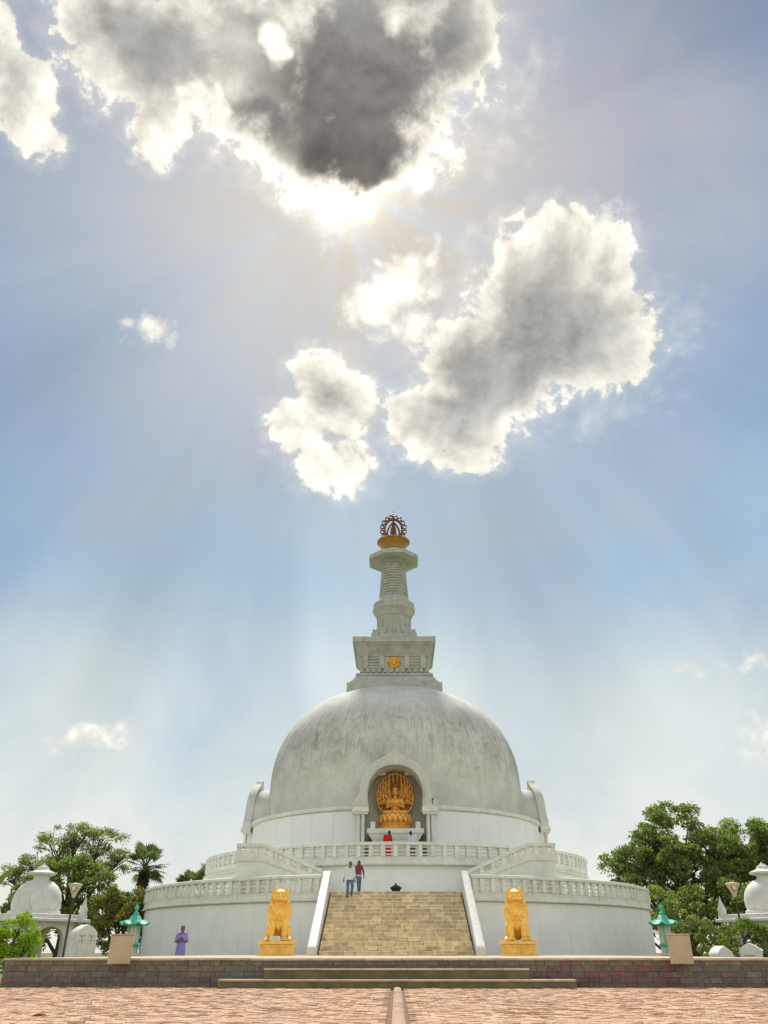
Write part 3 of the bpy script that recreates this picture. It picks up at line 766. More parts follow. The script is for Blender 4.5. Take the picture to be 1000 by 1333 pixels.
for k in range(16):
    a_ = 2*math.pi*k/16; md.ball((.46*math.cos(a_), -.04, .46*math.sin(a_)), (.075, .05, .075), 6, 5)
for k in range(8):
    a_ = 2*math.pi*k/8; md.tube([(.17*math.cos(a_), -.09, .17*math.sin(a_)), (.34*math.cos(a_), -.09, .34*math.sin(a_))], .025, 5)
md.build('medallion', 'gold', tower)

# ---- spire
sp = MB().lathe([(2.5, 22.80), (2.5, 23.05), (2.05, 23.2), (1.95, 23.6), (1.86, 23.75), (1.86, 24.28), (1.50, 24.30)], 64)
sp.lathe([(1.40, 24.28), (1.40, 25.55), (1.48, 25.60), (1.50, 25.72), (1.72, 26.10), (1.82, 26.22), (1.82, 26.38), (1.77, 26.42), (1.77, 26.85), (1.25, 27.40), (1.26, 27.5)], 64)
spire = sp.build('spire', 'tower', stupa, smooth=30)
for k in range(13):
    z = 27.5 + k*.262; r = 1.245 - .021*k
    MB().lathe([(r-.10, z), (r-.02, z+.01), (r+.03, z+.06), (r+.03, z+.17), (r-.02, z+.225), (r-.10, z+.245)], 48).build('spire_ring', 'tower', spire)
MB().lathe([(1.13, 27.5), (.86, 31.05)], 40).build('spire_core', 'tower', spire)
for k in range(16):
    a = 360*k/16
    T = Matrix.Rotation(R(a), 4, 'Z')
    MB(T).box(-.07, .07, -1.46, -1.36, 24.30, 25.56).build('rib', 'tower', spire, smooth=0)
    MB(T).add([(-.11,-1.93,23.78),(.11,-1.93,23.78),(.11,-1.93,24.34),(0,-1.93,24.46),(-.11,-1.93,24.34),(-.11,-1.80,23.78),(.11,-1.80,23.78),(.11,-1.80,24.34),(0,-1.80,24.46),(-.11,-1.80,24.34)],
              [(0,1,2,3,4),(9,8,7,6,5),(0,5,6,1),(1,6,7,2),(2,7,8,3),(3,8,9,4),(4,9,5,0)]).build('petal', 'tower', spire, smooth=0)
oc = MB(); ap = 2.16/math.cos(math.pi/8)
oc.lathe([(.8, 31.02), (ap, 31.0), (ap, 31.36), (ap-.5, 31.5), (1.0, 31.56)], 8, off=22.5)
oc.lathe([(.88, 30.75), (1.12, 30.9), (1.16, 31.02)], 40)
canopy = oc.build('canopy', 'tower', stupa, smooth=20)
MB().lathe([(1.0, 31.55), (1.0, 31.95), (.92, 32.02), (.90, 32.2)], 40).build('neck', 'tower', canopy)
MB().lathe([(.90, 32.18), (1.0, 32.22), (1.03, 32.34), (1.14, 32.58), (1.30, 32.84), (1.42, 32.98), (1.47, 33.0), (1.48, 33.10), (1.38, 33.12), (1.1, 32.98), (.0, 32.95)], 48).build('bowl', 'gold_dull', canopy)
# openwork flame finial
fn = MB().lathe([(.5, 32.95), (.66, 33.1), (.56, 33.3), (.3, 33.42)], 24)
fn.lathe([(.12, 33.3), (.24, 33.6), (.30, 34.0), (.24, 34.5), (.10, 34.95), (.05, 35.3), (.05, 35.9), (.02, 36.4)], 16)
for q in range(2):
    fn.T = Matrix.Rotation(R(90*q), 4, 'Z')
    for sgn in (-1, 1):
        fn.tube([(sgn*.80*math.cos(t), 0, 34.40 + 1.05*math.sin(t)) for t in np.linspace(-1.05, 1.50, 14)], .10, 6)
        fn.tube([(sgn*x, 0, z) for x, z in ((.28,33.4),(.50,33.7),(.56,34.1),(.46,34.5),(.26,34.85),(.08,35.1))], .085, 6)
        for t in np.linspace(-.95, 1.36, 7):
            cx, cz, r = 1.05*math.cos(t), 34.42 + 1.30*math.sin(t), .17
            fn.tube([(sgn*(cx+r*math.cos(w)), 0, cz+r*math.sin(w)) for w in np.linspace(.5, 6.0, 12)], .075, 6)
fn.T = None
fn.build('finial', 'bronze', canopy)
# lamp bracket on the arch impost
cb = MB(); cb.box(2.30, 2.34, -11.34, -11.26, 8.98, 9.08); cb.tube([(2.32,-11.32,9.04),(2.36,-11.50,9.06)], .05, 8); cb.tube([(2.32,-11.3,8.75),(2.32,-11.36,8.98)], .02, 6)
tag(cb.build('security_camera', 'black', None), 'small black security camera on the arch impost right of the niche', 'camera').location = (0, YC, 0)

# ================================================================== gilded things
def lion_mesh():
    P = [('c', (0,.30,.40), .36, (0,.0,1.12), .33),
         ('e', (0,-.12,1.10), (.41,.38,.42)), ('e', (0,-.26,1.0), (.28,.22,.30)), ('e', (0,.0,1.42), (.35,.32,.36)),
         ('e', (0,-.26,1.64), (.27,.28,.26)), ('e', (0,-.08,1.64), (.29,.22,.28)),
         ('e', (0,-.52,1.56), (.17,.15,.10)), ('e', (0,-.46,1.63), (.13,.13,.11)),
         ('e', (0,-.655,1.615), (.07,.04,.045)), ('e', (0,-.44,1.352), (.15,.19,.045)),
         ('e', (-.10,-.57,1.53), (.085,.085,.065)), ('e', (.10,-.57,1.53), (.085,.085,.065)),
         ('e', (0,-.15,.75), (.22,.26,.45))]
    for s in (-1, 1):
        P += [('e', (s*.34,.22,.36), (.19,.40,.36)), ('e', (s*.44,-.10,.09), (.12,.26,.09)),
              ('c', (s*.27,-.20,1.02), .18, (s*.25,-.36,.52), .125), ('c', (s*.25,-.36,.52), .125, (s*.24,-.40,.12), .105),
              ('e', (s*.24,-.48,.085), (.14,.20,.09)),
              ('e', (s*.225,-.14,1.885), (.07,.05,.085)), ('e', (s*.12,-.49,1.775), (.10,.08,.034), (0,0,s*.3)),
              ('e', (s*.20,-.38,1.55), (.10,.12,.10)), ('e', (s*.12,-.49,1.70), (.045,.03,.032))]
        for k in range(4): P.append(('e', (s*.24-.10+.066*k,-.64,.06), (.038,.07,.055)))
        for k in range(3): P.append(('e', (s*.44-.07+.07*k,-.34,.05), (.038,.06,.05)))
    # mane locks: rows round the face and down the chest
    for row in range(9):
        z = 1.80 - row*.125; n = 15
        for k in range(n):
            a = (k + .5*(row % 2))/n*2*math.pi
            if row < 5 and abs(math.atan2(math.sin(a), math.cos(a))) < (1.05, 1.05, .95, .85, .6)[row]: continue
            cy = -.06 - (.08 if row > 4 else 0)
            rx = (.29, .33, .35, .37, .40, .44, .45, .44, .40)[row]; ry = (.24, .29, .32, .33, .34, .35, .35, .35, .32)[row]
            P.append(('e', (rx*math.sin(a), cy - ry*math.cos(a), z), (.072, .06, .082)))
    return sculpt('lion_figure', P, .018, 1)
lm = lion_mesh()
def lion(x, rz, label):
    t = tag(empty('lion_statue', (x, 36.0, PZ-.003), rz), label, 'statue', 'golden lions flanking the stair')
    link('lion_figure', lm, 'lion_gold', t, (0, 0, .52))
    b = MB().bbox(-.78, .78, -.84, .86, .40, .52, .02); b.build('plinth_slab', 'lion_gold', t, smooth=0)
    b = MB().bbox(-.66, .66, -.72, .76, .10, .40, .02); b.bbox(-.70, .70, -.76, .80, .31, .399, .015); b.build('plinth', 'lion_gold', t, smooth=0)
    MB().bbox(-.76, .76, -.82, .85, .0, .10, .02).build('plinth_foot', 'lion_gold', t, smooth=0)
    return t
lion(-4.86, R(7), 'golden seated lion statue on yellow plinth left of the main stair')
lion(4.98, R(-7), 'golden seated lion statue on yellow plinth right of the main stair')
tag(MB().prism([(-.21,0),(.21,0),(.20,.17),(-.20,.17)], -.012, .012).build('plaque', 'plaque', smooth=0),
    'small white plaque leaning at the paws of the left lion', 'plaque')
o = bpy.data.objects['plaque']; o.location = (-4.86, 35.22, PZ+.517); o.rotation_euler = (R(-12), 0, R(5))
for k in range(2):
    MB().box(-.14, .12-.06*k, -.014, -.012, .055+.05*k, .07+.05*k).build('mark', 'carved', o, smooth=0)

# altar and many-armed figure in the niche
al = tag(empty('altar', (0, YC-9.9, 5.5)), 'white stepped altar under the golden figure in the arched niche', 'altar')
b = MB(); b.frustum(1.42, 0, 1.42, 1.25, 1.0, 1.0); b.build('body', 'trim', al, smooth=0)
b = MB(); b.frustum(1.45, 1.25, 1.72, 1.62, 1.03, 1.2); b.build('cornice', 'trim', al, smooth=0)
MB().bbox(-1.76, 1.76, -1.25, 1.2, 1.62, 1.88, .02).build('slab', 'trim', al, smooth=0)
for s in (-1, 1): MB().bbox(s*1.40-.15, s*1.40+.15, -1.15, -.85, 1.88, 2.28, .03).build('corner_post', 'trim', al, smooth=0)

st = tag(empty('golden_statue', (0, YC-9.75, 7.38)), 'golden many-armed seated figure with joined palms in the arched niche', 'statue')
MB().lathe([(0,0),(1.12,0),(1.16,.08),(1.10,.2),(1.02,.26),(1.08,.34),(1.0,.42),(0,.42)], 40).build('base', 'statue_gold', st)
lb = MB().lathe([(.8,.40),(.88,.45),(1.0,.6),(1.02,.75),(.92,.92),(.8,.98),(0,.98)], 40)
for k in range(18):
    a = 2*math.pi*k/18
    for z, rr, h in ((.62,.98,.24), (.80,.93,.18)):
        aa = a + (0 if z < .7 else math.pi/18)
        lb.ball((rr*math.sin(aa), -rr*math.cos(aa), z), (.15, .15, h), 8, 6)
lb.build('lotus_seat', 'statue_gold', st)
P = [('e', (0,.10,1.18), (.46,.36,.20)), ('c', (-.30,.0,1.13), .17, (-.70,-.30,1.10), .13), ('c', (.30,.0,1.13), .17, (.70,-.30,1.10), .13),
     ('c', (-.70,-.32,1.08), .125, (.12,-.55,1.08), .09), ('c', (.70,-.32,1.08), .125, (-.12,-.55,1.10), .09),
     ('e', (0,.08,1.45), (.31,.22,.34)), ('e', (0,.06,1.78), (.40,.23,.25)), ('c', (0,.06,1.95), .11, (0,.04,2.15), .10),
     ('e', (0,.0,2.36), (.185,.21,.25)), ('e', (0,.04,2.58), (.20,.20,.13)), ('c', (0,.04,2.62), .14, (0,.04,2.90), .06),
     ('e', (0,-.20,2.35), (.03,.035,.06)), ('e', (-.19,.02,2.30), (.035,.05,.11)), ('e', (.19,.02,2.30), (.035,.05,.11)),
     ('e', (0,-.17,2.24), (.07,.04,.02))]
for s in (-1, 1):
    P += [('e', (s*.40,.06,1.84), (.15,.16,.15)), ('c', (s*.44,.05,1.80), .115, (s*.52,-.12,1.42), .095),
          ('c', (s*.52,-.12,1.42), .095, (s*.06,-.40,1.60), .065), ('e', (s*.035,-.42,1.68), (.035,.06,.12)),
          ('e', (s*.08,-.19,2.40), (.04,.02,.014))]
figure = sculpt('figure', P, .022, 2)
link('figure', figure, 'statue_gold', st)
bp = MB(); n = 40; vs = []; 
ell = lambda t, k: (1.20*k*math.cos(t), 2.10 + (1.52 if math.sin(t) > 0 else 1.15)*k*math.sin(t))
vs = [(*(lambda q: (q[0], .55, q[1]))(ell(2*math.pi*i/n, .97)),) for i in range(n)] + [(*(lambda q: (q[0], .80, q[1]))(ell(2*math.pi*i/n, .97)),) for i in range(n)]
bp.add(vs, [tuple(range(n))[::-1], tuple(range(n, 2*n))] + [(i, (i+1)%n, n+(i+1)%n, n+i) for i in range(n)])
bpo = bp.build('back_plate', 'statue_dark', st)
rim = MB(); rim.tube([(*(lambda q: (q[0], .62, q[1]))(ell(2*math.pi*i/48, 1.0)),) for i in range(49)], .06, 6); rim.build('rim', 'statue_gold', bpo)
# fan of arms, tier behind tier
for tier, (y, k, nn) in enumerate(((.30, .66, 10), (.40, .82, 14), (.48, .96, 18))):
    for i in range(nn):
        t = R(-18) + R(216)*i/(nn-1)
        if tier == 0 and abs(t - math.pi/2) < .30: continue
        tx, tz = ell(t, k)
        ex, ez = tx*.90, 2.0 + (tz-2.0)*.55 - .18
        c, f = capsule((tx*.42, y+.04, 1.75 + (tz-2.0)*.12), .06, (ex, y, ez), .05)
        arm = MB(); arm.add(c, f); c, f = capsule((ex, y, ez), .05, (tx, y-.06, tz-.12), .035); arm.add(c, f)
        arm.ball((tx, y-.08, tz-.04), (.055, .03, .085), 8, 6)
        if random.random() < .6: arm.tube([(tx, y-.08, tz), (tx*1.0, y-.08, tz+.14)], [.022, .045], 6)
        arm.build('arm', 'statue_gold', st)
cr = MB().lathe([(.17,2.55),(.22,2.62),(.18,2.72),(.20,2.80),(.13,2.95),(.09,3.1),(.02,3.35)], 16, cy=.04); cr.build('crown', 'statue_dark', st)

# incense burner at the top of the stair
ib = tag(empty('incense_burner', (0, 46.6, 3.49)), 'small black lidded incense burner at the top of the stair', 'burner')
b = MB(); b.frustum(.20, 0, .17, .06); b.frustum(.17, .06, .28, .26); b.frustum(.31, .26, .31, .31); b.build('bowl', 'black', ib, smooth=0)
b = MB(); b.frustum(.27, .31, .10, .42); b.ball((0,0,.47), .06, 8, 6); b.build('lid', 'black', ib, smooth=0)

# ================================================================== people
def hand(mb, w, d, side):
    """five fingers from wrist w along direction d"""
    w, d = Vector(w), Vector(d).normalized(); s = d.cross(Vector((0,1,0)))
    s = s.normalized() if s.length > .1 else Vector((1,0,0)); nrm = s.cross(d)
    palm = w + d*.05
    mb.add(*capsule(w, .024, w + d*.08, .028, 8))
    for k in range(4):
        b = w + d*.09 + s*(-.03 + .02*k); L = (.065, .075, .07, .055)[k]
        m = b + d*L*.55 + nrm*.006; mb.add(*capsule(b, .0085, m, .008, 6)); mb.add(*capsule(m, .008, m + (d*.8 + nrm*.6)*L*.5, .0065, 6))
    b = w + d*.035 - s*.028*side; mb.add(*capsule(b, .011, b + (d*.7 - s*side*.7)*.06, .008, 6))
def person(label, loc, rz, H, J, clothes, hair, group=None, name='person', shoes='shoe'):
    """J: joint positions for a 1.70 m body, facing -Y"""
    k = H/1.70
    t = tag(empty(name, loc, rz), label, 'person', group)
    t.scale = (k, k, k)
    hd = Vector(J.get('head', (0, -.02, 1.57))); nk = Vector(J.get('neck', (0, .01, 1.42))); ch = Vector(J.get('chest', (0, 0, 1.24))); pv_ = Vector(J.get('pelvis', (0, 0, .95)))
    P = [('e', hd, (.075,.095,.115)), ('e', hd + Vector((0,-.03,-.065)), (.055,.06,.055)), ('e', hd + Vector((0,-.098,-.02)), (.014,.018,.022)),
         ('e', hd + Vector((-.078,.0,-.015)), (.013,.022,.032)), ('e', hd + Vector((.078,.0,-.015)), (.013,.022,.032)),
         ('e', hd + Vector((0,-.088,-.065)), (.026,.012,.010)), ('e', hd + Vector((0,-.085,.022)), (.05,.014,.012)),
         ('c', nk, .058, hd + Vector((0,.02,-.06)), .052),
         ('e', ch, (.15,.10,.17)), ('c', ch, .125, pv_ + Vector((0,0,.08)), .115), ('e', pv_, (.155,.11,.12))]
    ex = MB(); ex.ball(hd + Vector((0, -.100, -.022)), (.014, .022, .020), 8, 6); ex.ball(hd + Vector((0, -.094, .002)), (.009, .014, .028), 8, 6)
    for s, L in ((-1, 'r'), (1, 'l')):
        sh, el, wr = (Vector(J[L + n]) for n in ('sh', 'el', 'wr')); hp, kn, an = (Vector(J[L + n]) for n in ('hp', 'kn', 'an'))
        P += [('c', ch + Vector((s*.05,0,.12)), .07, sh, .062), ('c', sh, .055, el, .043), ('c', el, .042, wr, .028),
              ('c', hp, .085, kn, .058), ('c', kn, .056, an, .038), ('c', an + Vector((0,.02,-.035)), .035, an + Vector((0,-.15,-.05)), .028)]
        hand(ex, wr, J.get(L + 'hd', wr - el), s)
    link('body', sculpt('body', P, .016, 2, ex), 'skin', t)
    for nm, mat, prims in clothes(J, ch, pv_, nk):
        link(nm, sculpt(nm, prims, .016, 3), mat, t)
    hp_ = [('e', hd + Vector((0,.02,.03)), (.088,.10,.105)), ('e', hd + Vector((0,.05,-.01)), (.083,.075,.10))]
    if hair == 'long': hp_ += [('c', hd + Vector((0,.07,0)), .075, nk + Vector((0,.09,-.16)), .06), ('c', hd + Vector((-.075,.03,0)), .03, nk + Vector((-.07,.05,-.05)), .02), ('c', hd + Vector((.075,.03,0)), .03, nk + Vector((.07,.05,-.05)), .02)]
    for sx in (-1, 1):
        MB().ball(hd + Vector((sx*.030, -.083, .008)), (.013, .010, .008), 8, 6).build('eye', 'hair', t)
        MB().tube([hd + Vector((sx*.016, -.093, .030)), hd + Vector((sx*.034, -.090, .036)), hd + Vector((sx*.050, -.076, .030))], .005, 5).build('eyebrow', 'hair', t)
    MB().ball(hd + Vector((0, -.092, -.062)), (.024, .010, .008), 8, 6).build('lips', 'maroon', t)
    link('hair', sculpt('hair', [('e', p[1] + Vector((0,.018,.012)), p[2]) if p[0] == 'e' else p for p in hp_], .014, 2), 'hair', t)
    return t
def shoes_of(J):
    return [p for L in 'rl' for p in [('c', Vector(J[L+'an']) + Vector((0,.03,-.05)), .042, Vector(J[L+'an']) + Vector((0,-.16,-.055)), .036)]]
def trousers(J, pv_, r=1.0):
    q = [('e', pv_, (.172*r,.128,.13))]
    for L in 'rl': q += [('c', J[L+'hp'], .102*r, J[L+'kn'], .076*r), ('c', J[L+'kn'], .075*r, J[L+'an'], .062*r)]
    return q
def top(J, ch, pv_, nk, sleeve=1.0, hem=.0, flare=1.0, r=1.0):
    """shirt or tunic: chest, waist and a skirt that falls hem metres below the hips"""
    wz = pv_ + Vector((0, 0, .14))
    q = [('e', ch, (.168*r,.122*r,.18)), ('k', wz, (.165*r, .140*r), ch, (.176*r, .145*r)), ('c', ch, .150*r, wz, .145*r),
         ('k', pv_ + Vector((0, 0, -.07-hem)), (.198*flare, .158*flare), wz, (.168*r, .142*r))]
    for s, L in ((-1,'r'), (1,'l')):
        sh, el, wr = Vector(J[L+'sh']), Vector(J[L+'el']), Vector(J[L+'wr'])
        q += [('c', nk + Vector((s*.045, .01, -.045)), .072, sh + Vector((-s*.02,0,0)), .070), ('c', ch + Vector((s*.06,0,.08)), .085, sh + Vector((0,0,-.03)), .068), ('c', sh, .064, el, .056)]
        if sleeve > .5: q += [('c', el, .055, el.lerp(wr, sleeve*.9), .046)]
    return q
BASE = dict(rsh=(-.19,0,1.38), lsh=(.19,0,1.38), rel=(-.24,.02,1.10), lel=(.24,.02,1.10), rwr=(-.25,-.06,.86), lwr=(.25,-.06,.86),
            rhp=(-.09,0,.90), lhp=(.09,0,.90), rkn=(-.10,-.02,.50), lkn=(.10,-.02,.50), ran=(-.10,.02,.09), lan=(.10,.02,.09))
# couple coming down the stair
Jm = dict(BASE, rkn=(-.10,-.05,.50), ran=(-.12,-.02,.085), lkn=(.13,-.14,.55), lan=(.10,.06,.20), rel=(-.27,.04,1.11), rwr=(-.31,-.04,.87), head=(.02,-.02,1.57))
person('man in white shirt and blue jeans walking down the main stair', (-2.38, 43.98, PZ+14*rise), R(6), 1.72, Jm,
       lambda J, ch, pv_, nk: [('shirt', 'shirt_white', top(J, ch, pv_, nk, .55, .05)), ('jeans', 'jeans', trousers(J, pv_)), ('shoes', 'shoe', shoes_of(J))], 'short', 'couple on the stair')
Jw = dict(BASE, rsh=(-.165,0,1.37), lsh=(.165,0,1.37), rkn=(-.06,-.05,.50), ran=(-.03,.0,.085), lkn=(.08,-.02,.50), lan=(.06,.06,.09), lel=(.27,.03,1.10), lwr=(.30,-.03,.86), rel=(-.22,.0,1.12), rwr=(-.20,-.10,.90), head=(0,-.02,1.57))
person('woman in maroon top and blue jeans at the top of the stair', (-1.97, 45.25, 3.5), R(3), 1.53, Jw,
       lambda J, ch, pv_, nk: [('blouse', 'maroon', top(J, ch, pv_, nk, .9, -.03, .93, .95)), ('hem', 'pale_blue', [('k', pv_ + Vector((0,0,-.13)), (.192,.152), pv_ + Vector((0,0,.02)), (.178,.14))]), ('scarf', 'maroon', [('e', nk + Vector((0,-.02,-.03)), (.11,.10,.06)), ('c', nk + Vector((.03,-.11,-.06)), .045, ch + Vector((.05,-.14,-.18)), .04)]),
                               ('jeans', 'jeans', trousers(J, pv_, .9)), ('shoes', 'shoe', shoes_of(J))], 'long', 'couple on the stair')
# person in lavender, hands together in front
Jl = dict(BASE, rsh=(-.175,0,1.37), lsh=(.175,0,1.37), rel=(-.235,-.03,1.10), lel=(.235,-.03,1.10), rwr=(-.05,-.25,1.12), lwr=(.05,-.25,1.12), rhd=(.3,-.5,.8), lhd=(-.3,-.5,.8), head=(0,-.06,1.56))
person('person in long lavender tunic standing before the lower drum, hands together', (-9.30, 38.0, 0.0), R(12), 1.75, Jl,
       lambda J, ch, pv_, nk: [('tunic', 'lavender', top(J, ch, pv_, nk, .3, .42, 1.12, 1.04)), ('trousers', 'wine', trousers(J, pv_, .95)), ('shoes', 'shoe', shoes_of(J))], 'short')
# two worshippers at the altar, seen over the balustrade, backs to the camera
Jr = dict(BASE, head=(-.10,-.10,1.53), neck=(-.06,-.02,1.40), rwr=(-.10,-.26,1.10), lwr=(.10,-.26,1.10), rhd=(0,-1,.5), lhd=(0,-1,.5))
person('worshipper in red cloth beside the altar, seen above the balustrade', (-.47, 50.1, 5.5), R(180), 1.68, Jr,
       lambda J, ch, pv_, nk: [('robe', 'red_cloth', top(J, ch, pv_, nk, 1.0, .70, 1.2, 1.12)), ('shoes', 'shoe', shoes_of(J))], 'short', 'worshippers at the altar')
Jq = dict(BASE, head=(.10,-.10,1.53), neck=(.06,-.02,1.40), rwr=(-.12,-.24,1.05), lwr=(.12,-.24,1.05), rhd=(0,-1,.4), lhd=(0,-1,.4))
person('worshipper in white shirt beside the altar, seen above the balustrade', (1.02, 50.1, 5.5), R(180), 1.66, Jq,
       lambda J, ch, pv_, nk: [('shirt', 'shirt_white', top(J, ch, pv_, nk, .6, .06)), ('trousers', 'shoe', trousers(J, pv_)), ('shoes', 'shoe', shoes_of(J))], 'short', 'worshippers at the altar')

# ================================================================== garden furniture and small buildings
def lantern(x, y, rz, label):
    t = tag(empty('garden_lantern', (x, y, 0), rz), label, 'lantern', 'lanterns with green roofs')
    MB().lathe([(0,0),(.48,0),(.48,.22),(.36,.30),(.34,.55),(.42,.62),(.42,.70),(0,.70)], 6, off=30).build('pedestal', 'marble', t, smooth=0)
    MB().lathe([(.30,.70),(.30,1.92)], 6, off=30).build('housing', 'lantern_panel', t, smooth=0)
    for k in range(6):
        a = 60*k + 30
        MB().tube([pol(.315, a, .70), pol(.315, a, 1.95)], .035, 6).build('corner_post', 'copper_green' if k % 2 else 'marble', t)
    MB().lathe([(.28,.95),(.40,1.0),(.42,1.08),(.28,1.12)], 6, off=30).build('collar', 'copper_green', t, smooth=0)
    rf = MB(); n = 6; vs = []; prof = [(.68,1.93),(.70,1.99),(.50,2.06),(.34,2.20),(.20,2.40),(.10,2.46)]
    for i in range(24):
        a = 360*i/24 + 30; kf = math.cos(math.pi/6)/math.cos(R((a-30) % 60 - 30)); tip = (1-abs(((a-30) % 60)-30)/30)
        cr_ = (abs(((a-30) % 60)-30)/30)**3
        for r_, z_ in prof: vs.append(pol(r_*(kf*.6+.4)*(1+.10*cr_*(r_ > .45)), a, z_ + .12*cr_*(r_ > .45)))
    L = len(prof); fs = [(i*L+k, ((i+1)%24)*L+k, ((i+1)%24)*L+k+1, i*L+k+1) for i in range(24) for k in range(L-1)]
    fs.append(tuple(i*L for i in range(24))); rf.add(vs, fs)
    ro = rf.build('roof', 'copper_green', t)
    for k in range(6): MB().ball(pol(.73, 60*k+30, 2.06), .07, 8, 6).build('corner_knob', 'copper_green', ro)
    MB().lathe([(.12,2.44),(.15,2.50),(.07,2.56),(.06,2.62),(.12,2.70),(.12,2.78),(.05,2.86),(.01,2.98)], 12).build('finial', 'copper_green', ro)
lantern(-13.55, 45, 0, 'green-roofed garden lantern left of the lower drum, near the palm')
lantern(13.75, 45, R(8), 'green-roofed garden lantern right of the lower drum, under the big tree')

def kiosk(x, y, rz, label):
    t = tag(empty('domed_kiosk', (x, y, 0), rz), label, 'kiosk', 'white domed kiosks beside the platform')
    H, hw, op = 2.25, 1.75, .95
    for k in range(4):                                   # four arched walls
        T = Matrix.Rotation(R(90*k), 4, 'Z'); b = MB(T)
        arch = [(op*math.cos(t_)*1.0, 1.15 + .85*math.sin(t_)**.8) for t_ in np.linspace(0, math.pi/2, 10)]
        arch = [(op, 0)] + arch
        for s in (-1, 1):
            n = len(arch); outl = [(hw, 0)] + [(hw, 1.15+(H-1.15)*min(1, i/4)) if i < 5 else (hw*(1-(i-4)/5), H) for i in range(n-1)]
            vs = []
            for (ai, ao) in zip(arch, outl):
                vs += [(s*ai[0], -hw, ai[1]), (s*ao[0], -hw, ao[1]), (s*ao[0], -hw+.28, ao[1]), (s*ai[0], -hw+.28, ai[1])]
            fs = [(i*4+j, i*4+(j+1)%4, (i+1)*4+(j+1)%4, (i+1)*4+j) for i in range(n-1) for j in range(4)]
            b.add(vs, fs)
        b.build('arched_wall', 'marble', t, smooth=0)
    MB().box(-1.44, 1.44, -1.44, 1.44, 1.9, 2.2).build('ceiling', 'orange_lit', t, smooth=0)
    MB().box(-.2, .2, -.2, .2, 0, 1.9).build('pillar', 'orange_lit', t, smooth=0)
    b = MB(); b.bbox(-2.25, 2.25, -2.25, 2.25, 2.25, 2.40, .03); b.bbox(-2.1, 2.1, -2.1, 2.1, 2.40, 2.62, .03); b.build('cornice', 'marble', t, smooth=0)
    for sx in (-1, 1):
        for sy in (-1, 1): MB().lathe([(.22,2.60),(.24,2.9),(.16,3.05),(.05,3.4),(.01,3.6)], 10, cx=sx*1.9, cy=sy*1.9).build('pinnacle', 'marble', t)
    dm = MB().lathe([(1.42,2.60),(1.42,2.80),(1.30,2.85),(1.36,3.1),(1.36,3.4),(1.25,3.8),(1.0,4.15),(.7,4.36),(.42,4.46)], 36).build('dome', 'marble', t)
    MB().lathe([(.45,4.42),(.42,4.62),(.75,4.72),(.80,4.82),(.5,4.92),(.35,5.0),(.30,5.15),(.14,5.2),(.02,5.36)], 24).build('dome_finial', 'marble', dm)
    return t
kiosk(-21.0, 50, R(60), 'white domed kiosk with arched openings behind the bright green bush')
kiosk(21.6, 50, R(-60), 'white domed kiosk cut off by the right edge of the picture')

def lamp(x, y, rz, label):
    t = tag(empty('lamp_post', (x, y, 0), rz), label, 'lamp post', 'brown lamp posts')
    MB().lathe([(.0,0),(.12,0),(.12,.12),(.06,.2),(.045,.5),(.04,2.75),(.055,2.8),(.03,2.85)], 10).build('pole', 'iron', t)
    hd = MB().lathe([(.05,2.72),(.08,2.80),(.16,2.98),(.27,3.18),(.29,3.22),(.27,3.25),(.0,3.30)], 20).build('shade', 'lamp_glass', t)
    b = MB(); b.lathe([(.0,0),(.115,0),(.125,.02),(.115,.04),(0,.04)], 20); o = b.build('disc', 'iron', hd); o.location = (0, -.20, 3.06); o.rotation_euler = (R(68), 0, 0)
    b = MB(); b.lathe([(.0,0),(.095,.0),(.09,.03),(.0,.05)], 20); o = b.build('lens', 'lamp_glass', hd); o.location = (0, -.235, 3.05); o.rotation_euler = (R(68), 0, 0)
lamp(-13.6, 36, R(10), 'brown lamp post with trumpet shade beside the left kiosk')
lamp(14.15, 36, R(-10), 'brown lamp post with trumpet shade before the big right tree')

def stone(x, y, rz, w, d, h, cap, label, mark):
    t = tag(empty('memorial_stone', (x, y, 0), rz), label, 'memorial', 'white memorial stones')
    pts = [(-w/2, 0), (w/2, 0), (w/2*.94, h-cap)] + [(w/2*.94*math.cos(a_), h-cap + cap*(.55*math.sin(a_)+.45*(1-abs(math.cos(a_))))) for a_ in np.linspace(.2, math.pi-.2, 11)] + [(-w/2*.94, h-cap)]
    MB().prism(pts, -d/2, d/2).build('slab', 'marble', t, smooth=0)
    if mark:
        for s in (-1, 1):
            MB().box(s*w*.21-.10, s*w*.21+.10, -d/2-.014, -d/2-.002, .35, h-cap-.12).build('inscription_panel', 'plaque', t, smooth=0)
            for z in (h-cap-.05, h-cap-.20): MB().box(s*w*.21-.11, s*w*.21+.11, -d/2-.020, -d/2-.003, z, z+.022).build('mark', 'carved', t, smooth=0)
            MB().box(s*w*.21-.012, s*w*.21+.012, -d/2-.022, -d/2-.004, h-cap-.30, h-cap-.04).build('mark', 'carved', t, smooth=0)
    else:
        MB().box(-w*.28, w*.22, -d/2-.010, -d/2-.002, h-cap-.14, h-cap-.10).build('mark', 'carved', t, smooth=0)
    return t
stone(-10.75, 30, R(48), .80, .52, 1.56, .30, 'tall round-topped white memorial stone with inscription panels left of platform', True)
stone(10.95, 27.5, R(-30), .62, .40, .98, .22, 'small white memorial stone with a carved line right of the platform', False)
stone(10.05, 27.6, R(20), .60, .42, .90, .24, 'small plain white memorial stone nearest the right tan box', False)
